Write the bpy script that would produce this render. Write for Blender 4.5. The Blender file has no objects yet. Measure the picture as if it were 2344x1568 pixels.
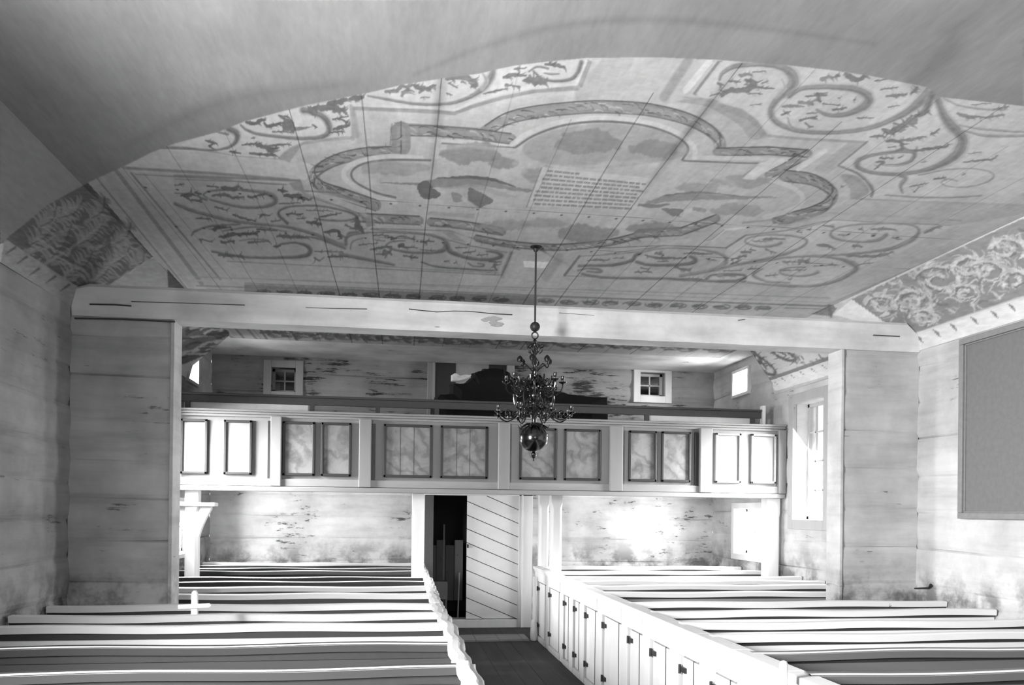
import bpy, math, random
import numpy as np
from mathutils import Matrix, Vector
C = bpy.context.scene.collection
random.seed(7)
rng = np.random.default_rng(5)

# ------------------------------------------------------------------ camera
W, H = 2344, 1568
F_, YAW, PIT, ROL, CY, ZC = 1807.2, .1447, .0032, .0114, 1162.43, 2.0327
Fv = np.array([math.sin(YAW) * math.cos(PIT), math.cos(YAW) * math.cos(PIT), math.sin(PIT)])
_r = np.array([math.cos(YAW), -math.sin(YAW), 0.0]); _d = -np.cross(_r, Fv)
Rv = _r * math.cos(ROL) - _d * math.sin(ROL)
Dv = _r * math.sin(ROL) + _d * math.cos(ROL)
cam = bpy.data.cameras.new('camera'); camo = bpy.data.objects.new('camera', cam); C.objects.link(camo)
cam.sensor_fit = 'HORIZONTAL'; cam.sensor_width = 36; cam.lens = F_ / W * 36
cam.shift_y = (CY - H / 2) / W; cam.clip_end = 200
m = Matrix.Identity(4)
for i in range(3):
    m[i][0] = Rv[i]; m[i][1] = -Dv[i]; m[i][2] = -Fv[i]
m[0][3], m[1][3], m[2][3] = 0, 0, ZC
camo.matrix_world = m
bpy.context.scene.camera = camo

# ------------------------------------------------------------------ light
sc = bpy.context.scene
sc.view_settings.view_transform = 'Standard'; sc.view_settings.look = 'None'
sc.view_settings.gamma = 1; sc.view_settings.use_curve_mapping = False
sc.view_settings.exposure = 0.0
wd = bpy.data.worlds.new('overcast_sky'); sc.world = wd; wd.use_nodes = True
bg = wd.node_tree.nodes['Background']; bg.inputs[0].default_value = (1, 1, 1, 1); bg.inputs[1].default_value = 1.3

def area(name, loc, direction, sx, sy, power, spread=180):
    l = bpy.data.lights.new(name, 'AREA'); l.shape = 'RECTANGLE'; l.size = sx; l.size_y = sy
    l.energy = power; l.spread = math.radians(spread)
    o = bpy.data.objects.new(name, l); C.objects.link(o); o.location = loc
    o.rotation_euler = Vector(direction).to_track_quat('-Z', 'Y').to_euler()
    return o
# daylight standing in the window openings
area('daylight_right_window', (5.97, 10.21, 2.75), (-1, .1, -.8), .8, 1.6, 270, 115)
area('daylight_left_window', (-3.37, 10.2, 2.75), (1, .1, -.8), .8, 1.6, 330, 115)
area('daylight_left_near_window', (-3.37, 1.9, 2.6), (1, .25, -.4), 1.5, 1.8, 1380, 150)
area('daylight_altar_window', (1.3, -3.25, 2.8), (0, 1, -.2), 1.8, 2.0, 70)
area('daylight_right_low_window', (5.93, 12.1, 1.72), (-1, 0, -.05), .9, .66, 180)
area('daylight_left_low_window', (-3.33, 12.1, 1.72), (1, 0, -.05), .9, .66, 200)
area('daylight_right_gallery_window', (5.93, 12.42, 4.2), (-1, 0, -.5), .5, .3, 90, 120)
area('daylight_left_gallery_window', (-3.33, 12.28, 4.1), (1, 0, -.5), .5, .3, 45, 120)

# ------------------------------------------------------------------ numbers of the building
L, R = -3.05, 5.65            # side walls
JL, JR = -2.15, 4.755         # edges of the partition opening
YT, YT2 = 7.93, 8.15          # partition
YG, YB, YN = 10.9, 13.6, -3.0 # gallery front, back wall, altar wall
AL, AR = .42, 2.2             # aisle edges
ZCE = 4.556; CL, CR = -2.48, 5.19
HP = 1.15
O = np.array([0, 0, ZC])
def ray(x, y): return Fv + Rv * (x - W / 2) / F_ + Dv * (y - CY) / F_
def on(ax, v, x, y):
    r = ray(x, y); return O + r * ((v - O[ax]) / r[ax])

# ------------------------------------------------------------------ materials
def nt(name):
    m_ = bpy.data.materials.new(name); m_.use_nodes = True
    t = m_.node_tree; b = t.nodes['Principled BSDF']; return m_, t, b
def N(t, ty, **k):
    n = t.nodes.new(ty)
    for a, v in k.items(): setattr(n, a, v)
    return n
def noise(t, vec, sc_, det=4, rough=.55, dist=0):
    n = N(t, 'ShaderNodeTexNoise'); n.inputs['Scale'].default_value = sc_; n.inputs['Detail'].default_value = det
    n.inputs['Roughness'].default_value = rough; n.inputs['Distortion'].default_value = dist
    t.links.new(vec, n.inputs['Vector']); return n.outputs['Fac']
def coords(t, s=(1, 1, 1), loc=(0, 0, 0)):
    tc = N(t, 'ShaderNodeTexCoord'); mp = N(t, 'ShaderNodeMapping')
    mp.inputs['Scale'].default_value = s; mp.inputs['Location'].default_value = loc
    g = N(t, 'ShaderNodeNewGeometry')
    t.links.new(g.outputs['Position'], mp.inputs['Vector']); return mp.outputs['Vector']
def ramp(t, fac, stops):
    r = N(t, 'ShaderNodeValToRGB'); e = r.color_ramp.elements
    while len(e) < len(stops): e.new(.5)
    for k, (p, v) in enumerate(stops): e[k].position = p; e[k].color = (v, v, v, 1)
    t.links.new(fac, r.inputs[0]); return r.outputs[0]
def mix(t, fac, a, b, mode='MIX'):
    n = N(t, 'ShaderNodeMix', data_type='RGBA', blend_type=mode)
    for i, v in ((0, fac), (6, a), (7, b)):
        if isinstance(v, (int, float)):
            n.inputs[i].default_value = v if i == 0 else (v, v, v, 1)
        else: t.links.new(v, n.inputs[i])
    return n.outputs[2]
def bump(t, b, h, strength=.3, dist=.01):
    n = N(t, 'ShaderNodeBump'); n.inputs['Strength'].default_value = strength; n.inputs['Distance'].default_value = dist
    t.links.new(h, n.inputs['Height']); t.links.new(n.outputs[0], b.inputs['Normal'])
def limewash(name, base, dark, s, cover=.62, wear=.66):
    """limewashed timber: brushed mottling, rubbed patches and dark worn streaks running along s"""
    m_, t, b = nt(name)
    v = coords(t, s); v2 = coords(t, (1, 1, 1))
    n1 = noise(t, v, 3.0, 6, .6); n2 = noise(t, v2, 1.3, 5, .6); n3 = noise(t, v, 7, 9, .75, .2)
    mott = ramp(t, n1, [(.3, base * .80), (.5, base), (.75, base * 1.08)])
    big = ramp(t, n2, [(.32, .66), (.62, 1.0)])
    c = mix(t, 1, mott, big, 'MULTIPLY')
    mm = N(t, 'ShaderNodeMath', operation='MULTIPLY'); t.links.new(n3, mm.inputs[0])
    t.links.new(ramp(t, n2, [(.3, 1.25), (.62, .9)]), mm.inputs[1])
    wm = ramp(t, mm.outputs[0], [(wear - .02, 0), (wear + .03, 1)])
    c = mix(t, wm, c, dark)
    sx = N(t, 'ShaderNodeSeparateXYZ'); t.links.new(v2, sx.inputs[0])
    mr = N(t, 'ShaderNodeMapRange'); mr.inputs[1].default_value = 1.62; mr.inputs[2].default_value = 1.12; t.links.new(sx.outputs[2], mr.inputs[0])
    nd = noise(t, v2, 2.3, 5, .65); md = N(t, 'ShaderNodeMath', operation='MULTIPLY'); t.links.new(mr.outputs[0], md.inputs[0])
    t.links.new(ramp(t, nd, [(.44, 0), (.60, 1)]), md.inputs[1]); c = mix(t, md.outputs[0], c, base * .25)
    t.links.new(c, b.inputs['Base Color']); b.inputs['Roughness'].default_value = .9
    b.inputs['Specular IOR Level'].default_value = .15
    bump(t, b, mix(t, .5, n1, n3), .5, .012); return m_
def paintwood(name, base, dark, grain=(1, 1, 1), rough=.55, wear=.70, var=.12):
    m_, t, b = nt(name)
    v = coords(t, grain); n1 = noise(t, v, 6, 6, .6); v2 = coords(t); n2 = noise(t, v2, 14, 6, .7)
    c = ramp(t, n1, [(.3, base * (1 - var)), (.7, base)])
    c = mix(t, ramp(t, n2, [(wear, 0), (wear + .04, 1)]), c, dark)
    t.links.new(c, b.inputs['Base Color']); b.inputs['Roughness'].default_value = rough
    b.inputs['Specular IOR Level'].default_value = .3
    bump(t, b, n1, .25, .006); return m_
def plain(name, v, rough=.6, metal=0, emit=0):
    m_, t, b = nt(name)
    n = noise(t, coords(t), 20, 3); c = ramp(t, n, [(.3, v * .85), (.7, v)])
    t.links.new(c, b.inputs['Base Color'])
    b.inputs['Roughness'].default_value = rough; b.inputs['Metallic'].default_value = metal
    return m_
def marbled(name, base, vein):
    m_, t, b = nt(name)
    v = coords(t, (1, 1, 1)); a = noise(t, v, 3.5, 8, .65, 1.2)
    w = N(t, 'ShaderNodeTexWave', wave_type='BANDS', bands_direction='DIAGONAL')
    w.inputs['Scale'].default_value = 1.6; w.inputs['Distortion'].default_value = 14; w.inputs['Detail'].default_value = 4
    w.inputs['Detail Scale'].default_value = 1.6
    t.links.new(v, w.inputs['Vector'])
    c = ramp(t, w.outputs['Fac'], [(.0, vein), (.3, base * .9), (.5, base), (1, base * 1.05)])
    c = mix(t, 1, c, ramp(t, a, [(.35, .62), (.62, 1)]), 'MULTIPLY')
    t.links.new(c, b.inputs['Base Color']); b.inputs['Roughness'].default_value = .5
    return m_
def painted(name):
    """distemper painting carried by the colour attribute of the boards"""
    m_, t, b = nt(name)
    a = N(t, 'ShaderNodeAttribute', attribute_name='paint')
    n = noise(t, coords(t, (1, .25, 1)), 30, 5, .6)
    n2 = noise(t, coords(t, (3.2, .5, 1)), 1.1, 3, .6)
    c = mix(t, 1, a.outputs['Color'], ramp(t, n, [(.3, .9), (.7, 1.05)]), 'MULTIPLY')
    c = mix(t, 1, c, ramp(t, n2, [(.35, .9), (.65, 1.04)]), 'MULTIPLY')
    t.links.new(c, b.inputs['Base Color']); b.inputs['Roughness'].default_value = .85
    b.inputs['Specular IOR Level'].default_value = .15
    return m_
M = dict(
    dim=limewash('shaded_limewash_left_side', .34, .12, (.6, .25, 2.2), wear=.69),  # weaker light on the left wall put into a darker limewash
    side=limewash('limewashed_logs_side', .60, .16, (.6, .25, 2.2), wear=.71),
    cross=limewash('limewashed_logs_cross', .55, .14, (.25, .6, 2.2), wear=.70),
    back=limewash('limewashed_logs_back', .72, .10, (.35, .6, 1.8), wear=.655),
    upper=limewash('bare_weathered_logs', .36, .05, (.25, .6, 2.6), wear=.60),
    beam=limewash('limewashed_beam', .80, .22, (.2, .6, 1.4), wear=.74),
    paint=painted('painted_boards'),
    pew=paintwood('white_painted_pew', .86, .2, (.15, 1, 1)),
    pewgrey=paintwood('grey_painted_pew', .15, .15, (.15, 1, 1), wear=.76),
    pewmid=paintwood('shaded_white_pew', .36, .12, (.15, 1, 1), wear=.72, var=.25),  # shade over the middle and rear rows put into the colour
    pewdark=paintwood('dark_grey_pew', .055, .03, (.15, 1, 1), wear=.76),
    pewend=paintwood('white_painted_pew_end', .66, .12, (1, 1, .2), wear=.70),
    cap=paintwood('worn_pew_cap', .74, .12, (1, .15, 1), wear=.64, var=.3),
    bare=paintwood('bare_wood', .42, .1, (1, 1, .2), wear=.66),
    gal=paintwood('pale_painted_gallery', .76, .16, (1, 1, .15), wear=.70),
    parapet=paintwood('greyish_painted_parapet', .29, .14, (1, 1, .15), wear=.70),
    galrail=paintwood('pale_gallery_moulding', .34, .14, (.15, 1, 1), wear=.68, var=.25),
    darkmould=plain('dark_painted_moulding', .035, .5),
    field=marbled('marbled_field', .29, .20),
    darkrail=plain('dark_brown_rail', .06, .6),
    darkwood=paintwood('dark_old_wood', .07, .02, (1, 1, .2), wear=.7),
    black=plain('sooty_black', .006, .95),
    cloth=plain('white_linen', .8, .9),
    iron=plain('black_iron', .02, .5),
    brass=plain('old_brass', .10, .2, 1.0),
    brassd=plain('dull_brass', .04, .4, .9),
    floor=paintwood('worn_dark_floor', .055, .04, (1, .1, 1), .8, wear=.7, var=.4),
    step=paintwood('pale_plank_step', .34, .15, (.15, 1, 1), .8, wear=.8, var=.3),
    door=paintwood('white_door_boards', .80, .2, (.3, 1, .6), wear=.74),
    board=plain('slate_grey_board', .17, .7),
    boardframe=plain('grey_board_frame', .24, .6),
    greyjamb=plain('dark_grey_jamb', .10, .6),
    nichegrey=plain('grey_niche_board', .6, .8),
    white=plain('bright_reveal', .85, .8),
)
def glassmat():
    m_ = bpy.data.materials.new('window_glass'); m_.use_nodes = True; t = m_.node_tree
    t.nodes.remove(t.nodes['Principled BSDF']); o = t.nodes['Material Output']
    a = N(t, 'ShaderNodeBsdfTransparent'); g = N(t, 'ShaderNodeBsdfGlossy'); g.inputs['Roughness'].default_value = .05
    x = N(t, 'ShaderNodeMixShader'); x.inputs[0].default_value = .06
    t.links.new(a.outputs[0], x.inputs[1]); t.links.new(g.outputs[0], x.inputs[2]); t.links.new(x.outputs[0], o.inputs[0])
    return m_
M['glass'] = glassmat()

# ------------------------------------------------------------------ mesh helpers
class MB:
    def __init__(s): s.v = []; s.f = []
    def add(s, vs, fs):
        b = len(s.v); s.v += [tuple(float(c) for c in p) for p in vs]; s.f += [tuple(b + i for i in f) for f in fs]; return s
    def box(s, x0, x1, y0, y1, z0, z1):
        if x0 > x1: x0, x1 = x1, x0
        if y0 > y1: y0, y1 = y1, y0
        if z0 > z1: z0, z1 = z1, z0
        return s.add([(x0, y0, z0), (x1, y0, z0), (x1, y1, z0), (x0, y1, z0), (x0, y0, z1), (x1, y0, z1), (x1, y1, z1), (x0, y1, z1)],
                     [(0, 3, 2, 1), (4, 5, 6, 7), (0, 1, 5, 4), (1, 2, 6, 5), (2, 3, 7, 6), (3, 0, 4, 7)])
    def prism(s, poly, axis, a0, a1):
        """poly: 2d points in the two other axes; extruded along axis"""
        n = len(poly); vs = []
        for a in (a0, a1):
            for p in poly:
                q = list(p); q.insert(axis, a); vs.append(q)
        fs = [tuple(range(n))[::-1], tuple(range(n, 2 * n))] + [(i, (i + 1) % n, n + (i + 1) % n, n + i) for i in range(n)]
        return s.add(vs, fs)
    def lathe(s, prof, cx, cy, n=20):
        vs = []; k = len(prof)
        for r_, z in prof:
            for i in range(n):
                a = 2 * math.pi * i / n; vs.append((cx + r_ * math.cos(a), cy + r_ * math.sin(a), z))
        fs = [(j * n + i, j * n + (i + 1) % n, (j + 1) * n + (i + 1) % n, (j + 1) * n + i) for j in range(k - 1) for i in range(n)]
        fs += [tuple(range(n))[::-1], tuple((k - 1) * n + i for i in range(n))]
        return s.add(vs, fs)
    def tube(s, pts, r, n=8):
        pts = [Vector(p) for p in pts]; k = len(pts)
        rs = r if isinstance(r, (list, tuple)) else [r] * k
        vs = []; up = None
        for i, p in enumerate(pts):
            t = (pts[min(i + 1, k - 1)] - pts[max(i - 1, 0)]).normalized()
            if up is None:
                up = Vector((0, 0, 1)) if abs(t.z) < .9 else Vector((1, 0, 0))
            a = t.cross(up)
            if a.length < 1e-5: a = t.cross(Vector((1, 0, 0)))
            a.normalize(); b = a.cross(t).normalized(); up = b
            for j in range(n):
                w = 2 * math.pi * j / n; vs.append(p + a * math.cos(w) * rs[i] + b * math.sin(w) * rs[i])
        fs = [(i * n + j, i * n + (j + 1) % n, (i + 1) * n + (j + 1) % n, (i + 1) * n + j) for i in range(k - 1) for j in range(n)]
        fs += [tuple(range(n))[::-1], tuple((k - 1) * n + j for j in range(n))]
        return s.add(vs, fs)
    def build(s, name, mat, parent=None, bevel=0, smooth=False, **props):
        me = bpy.data.meshes.new(name); off = parent['_loc'] if parent is not None and '_loc' in parent else (0, 0, 0)
        me.from_pydata([(x - off[0], y - off[1], z - off[2]) for x, y, z in s.v], [], s.f)
        me.materials.append(M[mat]); me.update()
        o = bpy.data.objects.new(name, me); C.objects.link(o)
        if parent is not None: o.parent = parent; o['_loc'] = off; TMP.append(o)
        if smooth:
            for p in me.polygons: p.use_smooth = True
            me.set_sharp_from_angle(angle=math.radians(40))
        if bevel:
            b = o.modifiers.new('edge', 'BEVEL'); b.width = bevel; b.segments = 2; b.limit_method = 'ANGLE'
        for k, v in props.items(): o[k] = v
        return o
TMP = []
def thing(name, label, cat, loc, group=None):
    o = bpy.data.objects.new(name, None); C.objects.link(o); o.location = loc; o.empty_display_size = .1
    o['label'] = label; o['category'] = cat; o['_loc'] = tuple(loc); TMP.append(o)
    if group: o['group'] = group
    return o
def part(parent_part):  # a part whose own children keep world placement
    return parent_part
def B(*a): return MB().box(*a)
def struct(o): o['kind'] = 'structure'; return o

def logwall(name, mat, fixed, axis, face, u0, u1, z0, z1, holes=(), thick=.3, log=.33, amp=.018, phase=0, du=.16):
    """timber wall: log courses with shallow rounding and dark narrow joints. axis 0: wall at x=fixed running along y;
    axis 1: wall at y=fixed running along x. face: direction of the room."""
    us = sorted(set([u0, u1] + [h[i] for h in holes for i in (0, 1)] + list(np.arange(u0 + du, u1 - .05, du))))
    zs = {z0, z1}
    for h in holes: zs |= {h[2], h[3]}
    k = math.floor((z0 - phase) / log)
    while phase + k * log < z1:
        b = phase + k * log
        for q in (0, .012, .045, .5 * log, log - .045, log - .012):
            if z0 < b + q < z1: zs.add(round(b + q, 4))
        k += 1
    zs = sorted(zs)
    def dep(u, z):
        q = ((z - phase) % log); e = min(q, log - q)
        c = int((z - phase) // log)
        wob = .006 * math.sin(u * 2.1 + c * 1.7) + .004 * math.sin(u * 5.3 + c * 3.1)
        if e < .006: return -.007 - (.024 if amp > .025 else .015) * max(0, math.sin(u * .9 + c * 2.3) + .35 * math.sin(u * 4.1 + c))
        if e < .02: return -.006 + wob
        return amp * min(1, e / .12) * .6 + wob
    mb = MB(); nu, nz = len(us), len(zs); vs = []
    for z in zs:
        for u in us:
            edge = u in (u0, u1)
            zz = z + (0 if z in (z0, z1) or any(z in h[2:4] for h in holes) else .012 * math.sin(u * 1.3 + int(z / log) * 2.3))
            d = fixed + face * dep(u, z)
            vs.append((d, u, zz) if axis == 0 else (u, d, zz))
    fs = []
    for j in range(nz - 1):
        for i in range(nu - 1):
            uc, zc = (us[i] + us[i + 1]) / 2, (zs[j] + zs[j + 1]) / 2
            if any(h[0] < uc < h[1] and h[2] < zc < h[3] for h in holes): continue
            q = (j * nu + i, j * nu + i + 1, (j + 1) * nu + i + 1, (j + 1) * nu + i)
            fs.append(q if (axis == 0) != (face > 0) else q[::-1])
    mb.add(vs, fs)
    # outer skin around the holes, and the reveals
    bk = fixed - face * thick
    P = lambda u, z, d: (d, u, z) if axis == 0 else (u, d, z)
    us2 = sorted(set([u0, u1] + [h[i] for h in holes for i in (0, 1)])); zs2 = sorted(set([z0, z1] + [h[i] for h in holes for i in (2, 3)]))
    for i in range(len(us2) - 1):
        for j in range(len(zs2) - 1):
            uc, zc = (us2[i] + us2[i + 1]) / 2, (zs2[j] + zs2[j + 1]) / 2
            if any(h[0] < uc < h[1] and h[2] < zc < h[3] for h in holes): continue
            mb.add([P(us2[i], zs2[j], bk), P(us2[i + 1], zs2[j], bk), P(us2[i + 1], zs2[j + 1], bk), P(us2[i], zs2[j + 1], bk)], [(0, 1, 2, 3)])
    fr = fixed - face * .03
    for a, b_, c, d in list(holes) + [(u0, u1, z0, z1)]:
        for (p, q) in (((a, c), (b_, c)), ((b_, c), (b_, d)), ((b_, d), (a, d)), ((a, d), (a, c))):
            mb.add([P(p[0], p[1], fr + face * .02), P(q[0], q[1], fr + face * .02), P(q[0], q[1], bk), P(p[0], p[1], bk)], [(0, 1, 2, 3)])
    return struct(mb.build(name, mat))

# ------------------------------------------------------------------ setting
WIN = [(9.80, 10.62, 1.95, 3.60)]
SMR = (12.14, 12.70, 4.02, 4.38); SML = (12.0, 12.58, 3.90, 4.26)
LOWW = (11.6, 12.6, 1.36, 2.1)
NEARW = (1.1, 2.7, 1.7, 3.5)
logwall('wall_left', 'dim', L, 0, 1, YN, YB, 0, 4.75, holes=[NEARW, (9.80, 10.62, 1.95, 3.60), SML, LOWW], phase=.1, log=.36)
logwall('wall_right', 'side', R, 0, -1, YN, YB, 0, 4.75, holes=[WIN[0], SMR, LOWW], phase=.06, log=.40)
BW = [(-2.10, -1.70, 3.97, 4.37), (4.26, 4.72, 4.10, 4.52)]
DOOR = (.60, 2.12, .13, 2.30)
logwall('wall_back', 'back', YB, 1, -1, L, R, 0, 2.42, holes=[DOOR], phase=.0, log=.38)
NICHE = (.62, 1.86, 3.1, 4.75)
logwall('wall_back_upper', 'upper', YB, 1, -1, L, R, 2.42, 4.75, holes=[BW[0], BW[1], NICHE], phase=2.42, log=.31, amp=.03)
logwall('wall_altar', 'darkwood', YN, 1, 1, L, R, 0, 4.75, holes=[(.4, 2.2, 1.9, 3.7)])
logwall('wall_partition_left', 'cross', YT, 1, -1, L, JL, 0, 3.83, phase=.14, log=.39, thick=.22, du=.09)
logwall('wall_partition_right', 'cross', YT, 1, -1, JR, R, 0, 3.83, phase=.0, log=.42, thick=.22, du=.09)

fl = MB()
x = L
while x < R:
    fl.box(x, min(x + .236, R), YN, YB + 2.2, -.05, 0.0 + .002 * random.random()); x += .24
struct(fl.build('floor', 'floor'))
# end boards of the partition opening
for nm, x0, x1 in (('trim_1', JL, JL + .035), ('trim_2', JR - .035, JR)):
    mb = MB(); mb.box(x0, x1, YT - .03, YT2 + .02, 0, 3.81)
    for k in range(14):
        z = .3 + k * .25
        xs = x1 if nm == 'trim_1' else x0
    struct(mb.build(nm, 'side', bevel=.006))

# ------------------------------------------------------------------ the painting
PW, PH = 2344, 900
def vnoise(w, h, cell, octv=4, p=.55, sx=1, seed=0):
    g = np.random.default_rng(seed); out = np.zeros((h, w)); amp = 1; tot = 0
    for o in range(octv):
        c = max(cell / 2 ** o, 1.5); nx = int(w / (c * sx)) + 3; ny = int(h / c) + 3
        a = g.random((ny, nx)); yy = np.arange(h) / c; xx = np.arange(w) / (c * sx)
        iy = yy.astype(int); ix = xx.astype(int); fy = (yy - iy)[:, None]; fx = (xx - ix)[None, :]
        fy = fy * fy * (3 - 2 * fy); fx = fx * fx * (3 - 2 * fx)
        q = a[iy][:, ix] * (1 - fy) * (1 - fx) + a[iy + 1][:, ix] * fy * (1 - fx) + a[iy][:, ix + 1] * (1 - fy) * fx + a[iy + 1][:, ix + 1] * fy * fx
        out += q * amp; tot += amp; amp *= p
    return out / tot
BASE = .66
P = np.full((PH, PW), BASE)
P += (vnoise(PW, PH, 70, 4, sx=2.2, seed=1) - .5) * .12
JX = (vnoise(PW, PH, 9, 3, seed=2) - .5); JY = (vnoise(PW, PH, 9, 3, seed=3) - .5)   # ragged edge jitter
def smoothline(pts, n=8, closed=False):
    p = np.array(pts, float)
    if len(p) < 3: return p
    q = np.vstack([p[-1], p, p[:2]]) if closed else np.vstack([2 * p[0] - p[1], p, 2 * p[-1] - p[-2]])
    out = []
    for i in range(1, len(q) - 2):
        for t in np.arange(n) / n:
            a, b, c, d = q[i - 1], q[i], q[i + 1], q[i + 2]
            out.append(.5 * ((2 * b) + (-a + c) * t + (2 * a - 5 * b + 4 * c - d) * t * t + (-a + 3 * b - 3 * c + d) * t ** 3))
    out.append(q[-2]); return np.array(out)
def mask_stroke(pts, width, soft=1.0, jit=0):
    """alpha of a brush line; width may be (start, middle, end)"""
    p = np.asarray(pts, float); k = len(p)
    if isinstance(width, (int, float)): ws = np.full(k, float(width))
    else: ws = np.interp(np.linspace(0, 1, k), np.linspace(0, 1, len(width)), width)
    mw = ws.max() / 2 + soft + jit + 1
    x0, x1 = int(max(0, p[:, 0].min() - mw)), int(min(PW, p[:, 0].max() + mw + 1))
    y0, y1 = int(max(0, p[:, 1].min() - mw)), int(min(PH, p[:, 1].max() + mw + 1))
    if x1 <= x0 or y1 <= y0: return None
    yy, xx = np.mgrid[y0:y1, x0:x1].astype(float)
    if jit: xx = xx + JX[y0:y1, x0:x1] * jit * 2; yy = yy + JY[y0:y1, x0:x1] * jit * 2
    best = np.full(xx.shape, 1e9)
    for i in range(k - 1):
        a, b = p[i], p[i + 1]; d = b - a; l2 = max(d @ d, 1e-6)
        t = np.clip(((xx - a[0]) * d[0] + (yy - a[1]) * d[1]) / l2, 0, 1)
        dd = np.hypot(xx - a[0] - t * d[0], yy - a[1] - t * d[1]) - (ws[i] * (1 - t) + ws[i + 1] * t) / 2
        best = np.minimum(best, dd)
    return (slice(y0, y1), slice(x0, x1)), np.clip(.5 - best / (2 * soft), 0, 1)
def comp(r, val, alpha=1):
    if r is None: return
    s, a = r; P[s] = P[s] * (1 - a * alpha) + val * a * alpha
def S(pts, width, val, alpha=1, soft=1.0, sm=True, jit=0, closed=False):
    comp(mask_stroke(smoothline(pts, 6, closed) if sm else pts, width, soft, jit), val, alpha)
def Lp(pts, width, val, alpha=1, soft=.8): S(pts, width, val, alpha, soft, False)
def fill(pts, val, alpha=1, sm=False, jit=0, feather=0):
    p = smoothline(pts, 6, True) if sm else np.array(pts, float)
    x0, x1 = int(max(0, p[:, 0].min() - 3)), int(min(PW, p[:, 0].max() + 4)); y0, y1 = int(max(0, p[:, 1].min() - 3)), int(min(PH, p[:, 1].max() + 4))
    if x1 <= x0 or y1 <= y0: return
    yy, xx = np.mgrid[y0:y1, x0:x1].astype(float)
    if jit: xx = xx + JX[y0:y1, x0:x1] * jit * 2; yy = yy + JY[y0:y1, x0:x1] * jit * 2
    ins = np.zeros(xx.shape, bool)
    for i in range(len(p)):
        (ax, ay), (bx, by) = p[i], p[(i + 1) % len(p)]
        if ay == by: continue
        c = ((ay > yy) != (by > yy)) & (xx < (bx - ax) * (yy - ay) / (by - ay) + ax); ins ^= c
    a = ins.astype(float)
    for _ in range(feather):
        a[1:-1, 1:-1] = (a[1:-1, 1:-1] * 4 + a[:-2, 1:-1] + a[2:, 1:-1] + a[1:-1, :-2] + a[1:-1, 2:]) / 8
    P[y0:y1, x0:x1] = P[y0:y1, x0:x1] * (1 - a * alpha) + val * a * alpha
prs = random.Random(3)
def comma(x, y, ang, ln, w, val, sq=.5, alpha=.9, bend=.6):
    """one pointed acanthus lobe; sq flattens it with the foreshortened boards"""
    pts = []
    for i in range(6):
        t = i / 5; a = ang + bend * t
        pts.append((x + math.cos(a) * ln * t, y + math.sin(a) * ln * t * sq))
    comp(mask_stroke(pts, (w, w * 1.1, w * .6, 1), .9, 2.2), val, alpha)
def spiral(cx, cy, rx, ry, a0, turns, shrink, n=60):
    out = []
    for i in range(n):
        t = i / (n - 1); k = 1 - (1 - shrink) * t; a = a0 + turns * 2 * math.pi * t
        out.append((cx + math.cos(a) * rx * k, cy + math.sin(a) * ry * k))
    return out
def scroll(cx, cy, rx, ry, a0=0, turns=1.5, w=9, dark=.30, light=.68, tail=None, ground=True, leafy=1.0):
    q = ry / rx
    if ground: fill(spiral(cx, cy, rx, ry, 0, 1, 1, 24), light, .6, feather=2)
    sp = spiral(cx, cy, rx, ry, a0, turns, .22)
    if tail: sp = list(smoothline(list(tail) + [sp[0], sp[3], sp[6]], 6)) + sp[7:]
    comp(mask_stroke(sp, (w * .6, w * 1.1, w, w * .7, w * .4), 1.2), dark + .10, .8)
    comp(mask_stroke([(x + w * .2, y + w * .35) for x, y in sp], (w * .2, w * .45, w * .35, 1), .9), dark, .8)
    comp(mask_stroke([(x - w * .2, y - w * .5 * max(q, .5)) for x, y in sp], (1, w * .22, 1), .9), light + .08, .5)
    s1 = np.sign(turns)
    for i in range(int(44 * leafy)):
        t = prs.random(); k = .18 + .66 * prs.random(); a = prs.random() * 6.283
        x, y = cx + math.cos(a) * rx * k, cy + math.sin(a) * ry * k
        comma(x, y, a + s1 * (1.5 + prs.uniform(-.4, .3)), rx * prs.uniform(.14, .34), max(2.2, ry * prs.uniform(.05, .14)), dark + prs.uniform(-.03, .1), max(q, .3), .85, s1 * .7)
    for i in range(int(16 * leafy)):
        a = prs.random() * 6.283
        comma(cx + math.cos(a) * rx * .5, cy + math.sin(a) * ry * .5, a + s1 * 1.4, rx * .3, ry * .09, light + .06, max(q, .3), .6, s1 * .6)
def leafrun(pts, spread, n, ln, w, dark, q, ang=None, alpha=.85):
    p = smoothline(pts, 10); k = len(p)
    for i in range(n):
        j = prs.randrange(k - 1); d = p[j + 1] - p[j]; a = math.atan2(d[1] / q, d[0])
        off = prs.uniform(-1, 1)
        comma(p[j][0] + off * spread * prs.random(), p[j][1] + off * spread * q, a + off * .9, ln * prs.uniform(.5, 1.2), w * prs.uniform(.6, 1.3), dark + prs.uniform(-.04, .08), q, alpha, -off * .8)

# --- painted ground of the outer leaf fields (paler)
fill([(400, 330), (560, 278), (830, 215), (1010, 180), (1340, 133), (1340, 170), (1290, 200), (1130, 225), (1040, 250), (830, 245), (800, 300), (660, 345), (640, 358)], .74, .9, feather=2)
fill([(1640, 137), (1790, 146), (2000, 172), (2135, 200), (2300, 236), (2344, 470), (2000, 460), (1925, 380), (2000, 322), (1760, 312), (1700, 270), (1590, 215)], .72, .9, feather=2)
fill([(315, 398), (650, 420), (850, 520), (1170, 600), (1150, 628), (560, 600), (520, 605)], .66, .8, feather=2)
fill([(1320, 588), (1580, 545), (1700, 500), (1900, 500), (2170, 515), (1890, 655), (1310, 628)], .70, .9, feather=2)

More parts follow.
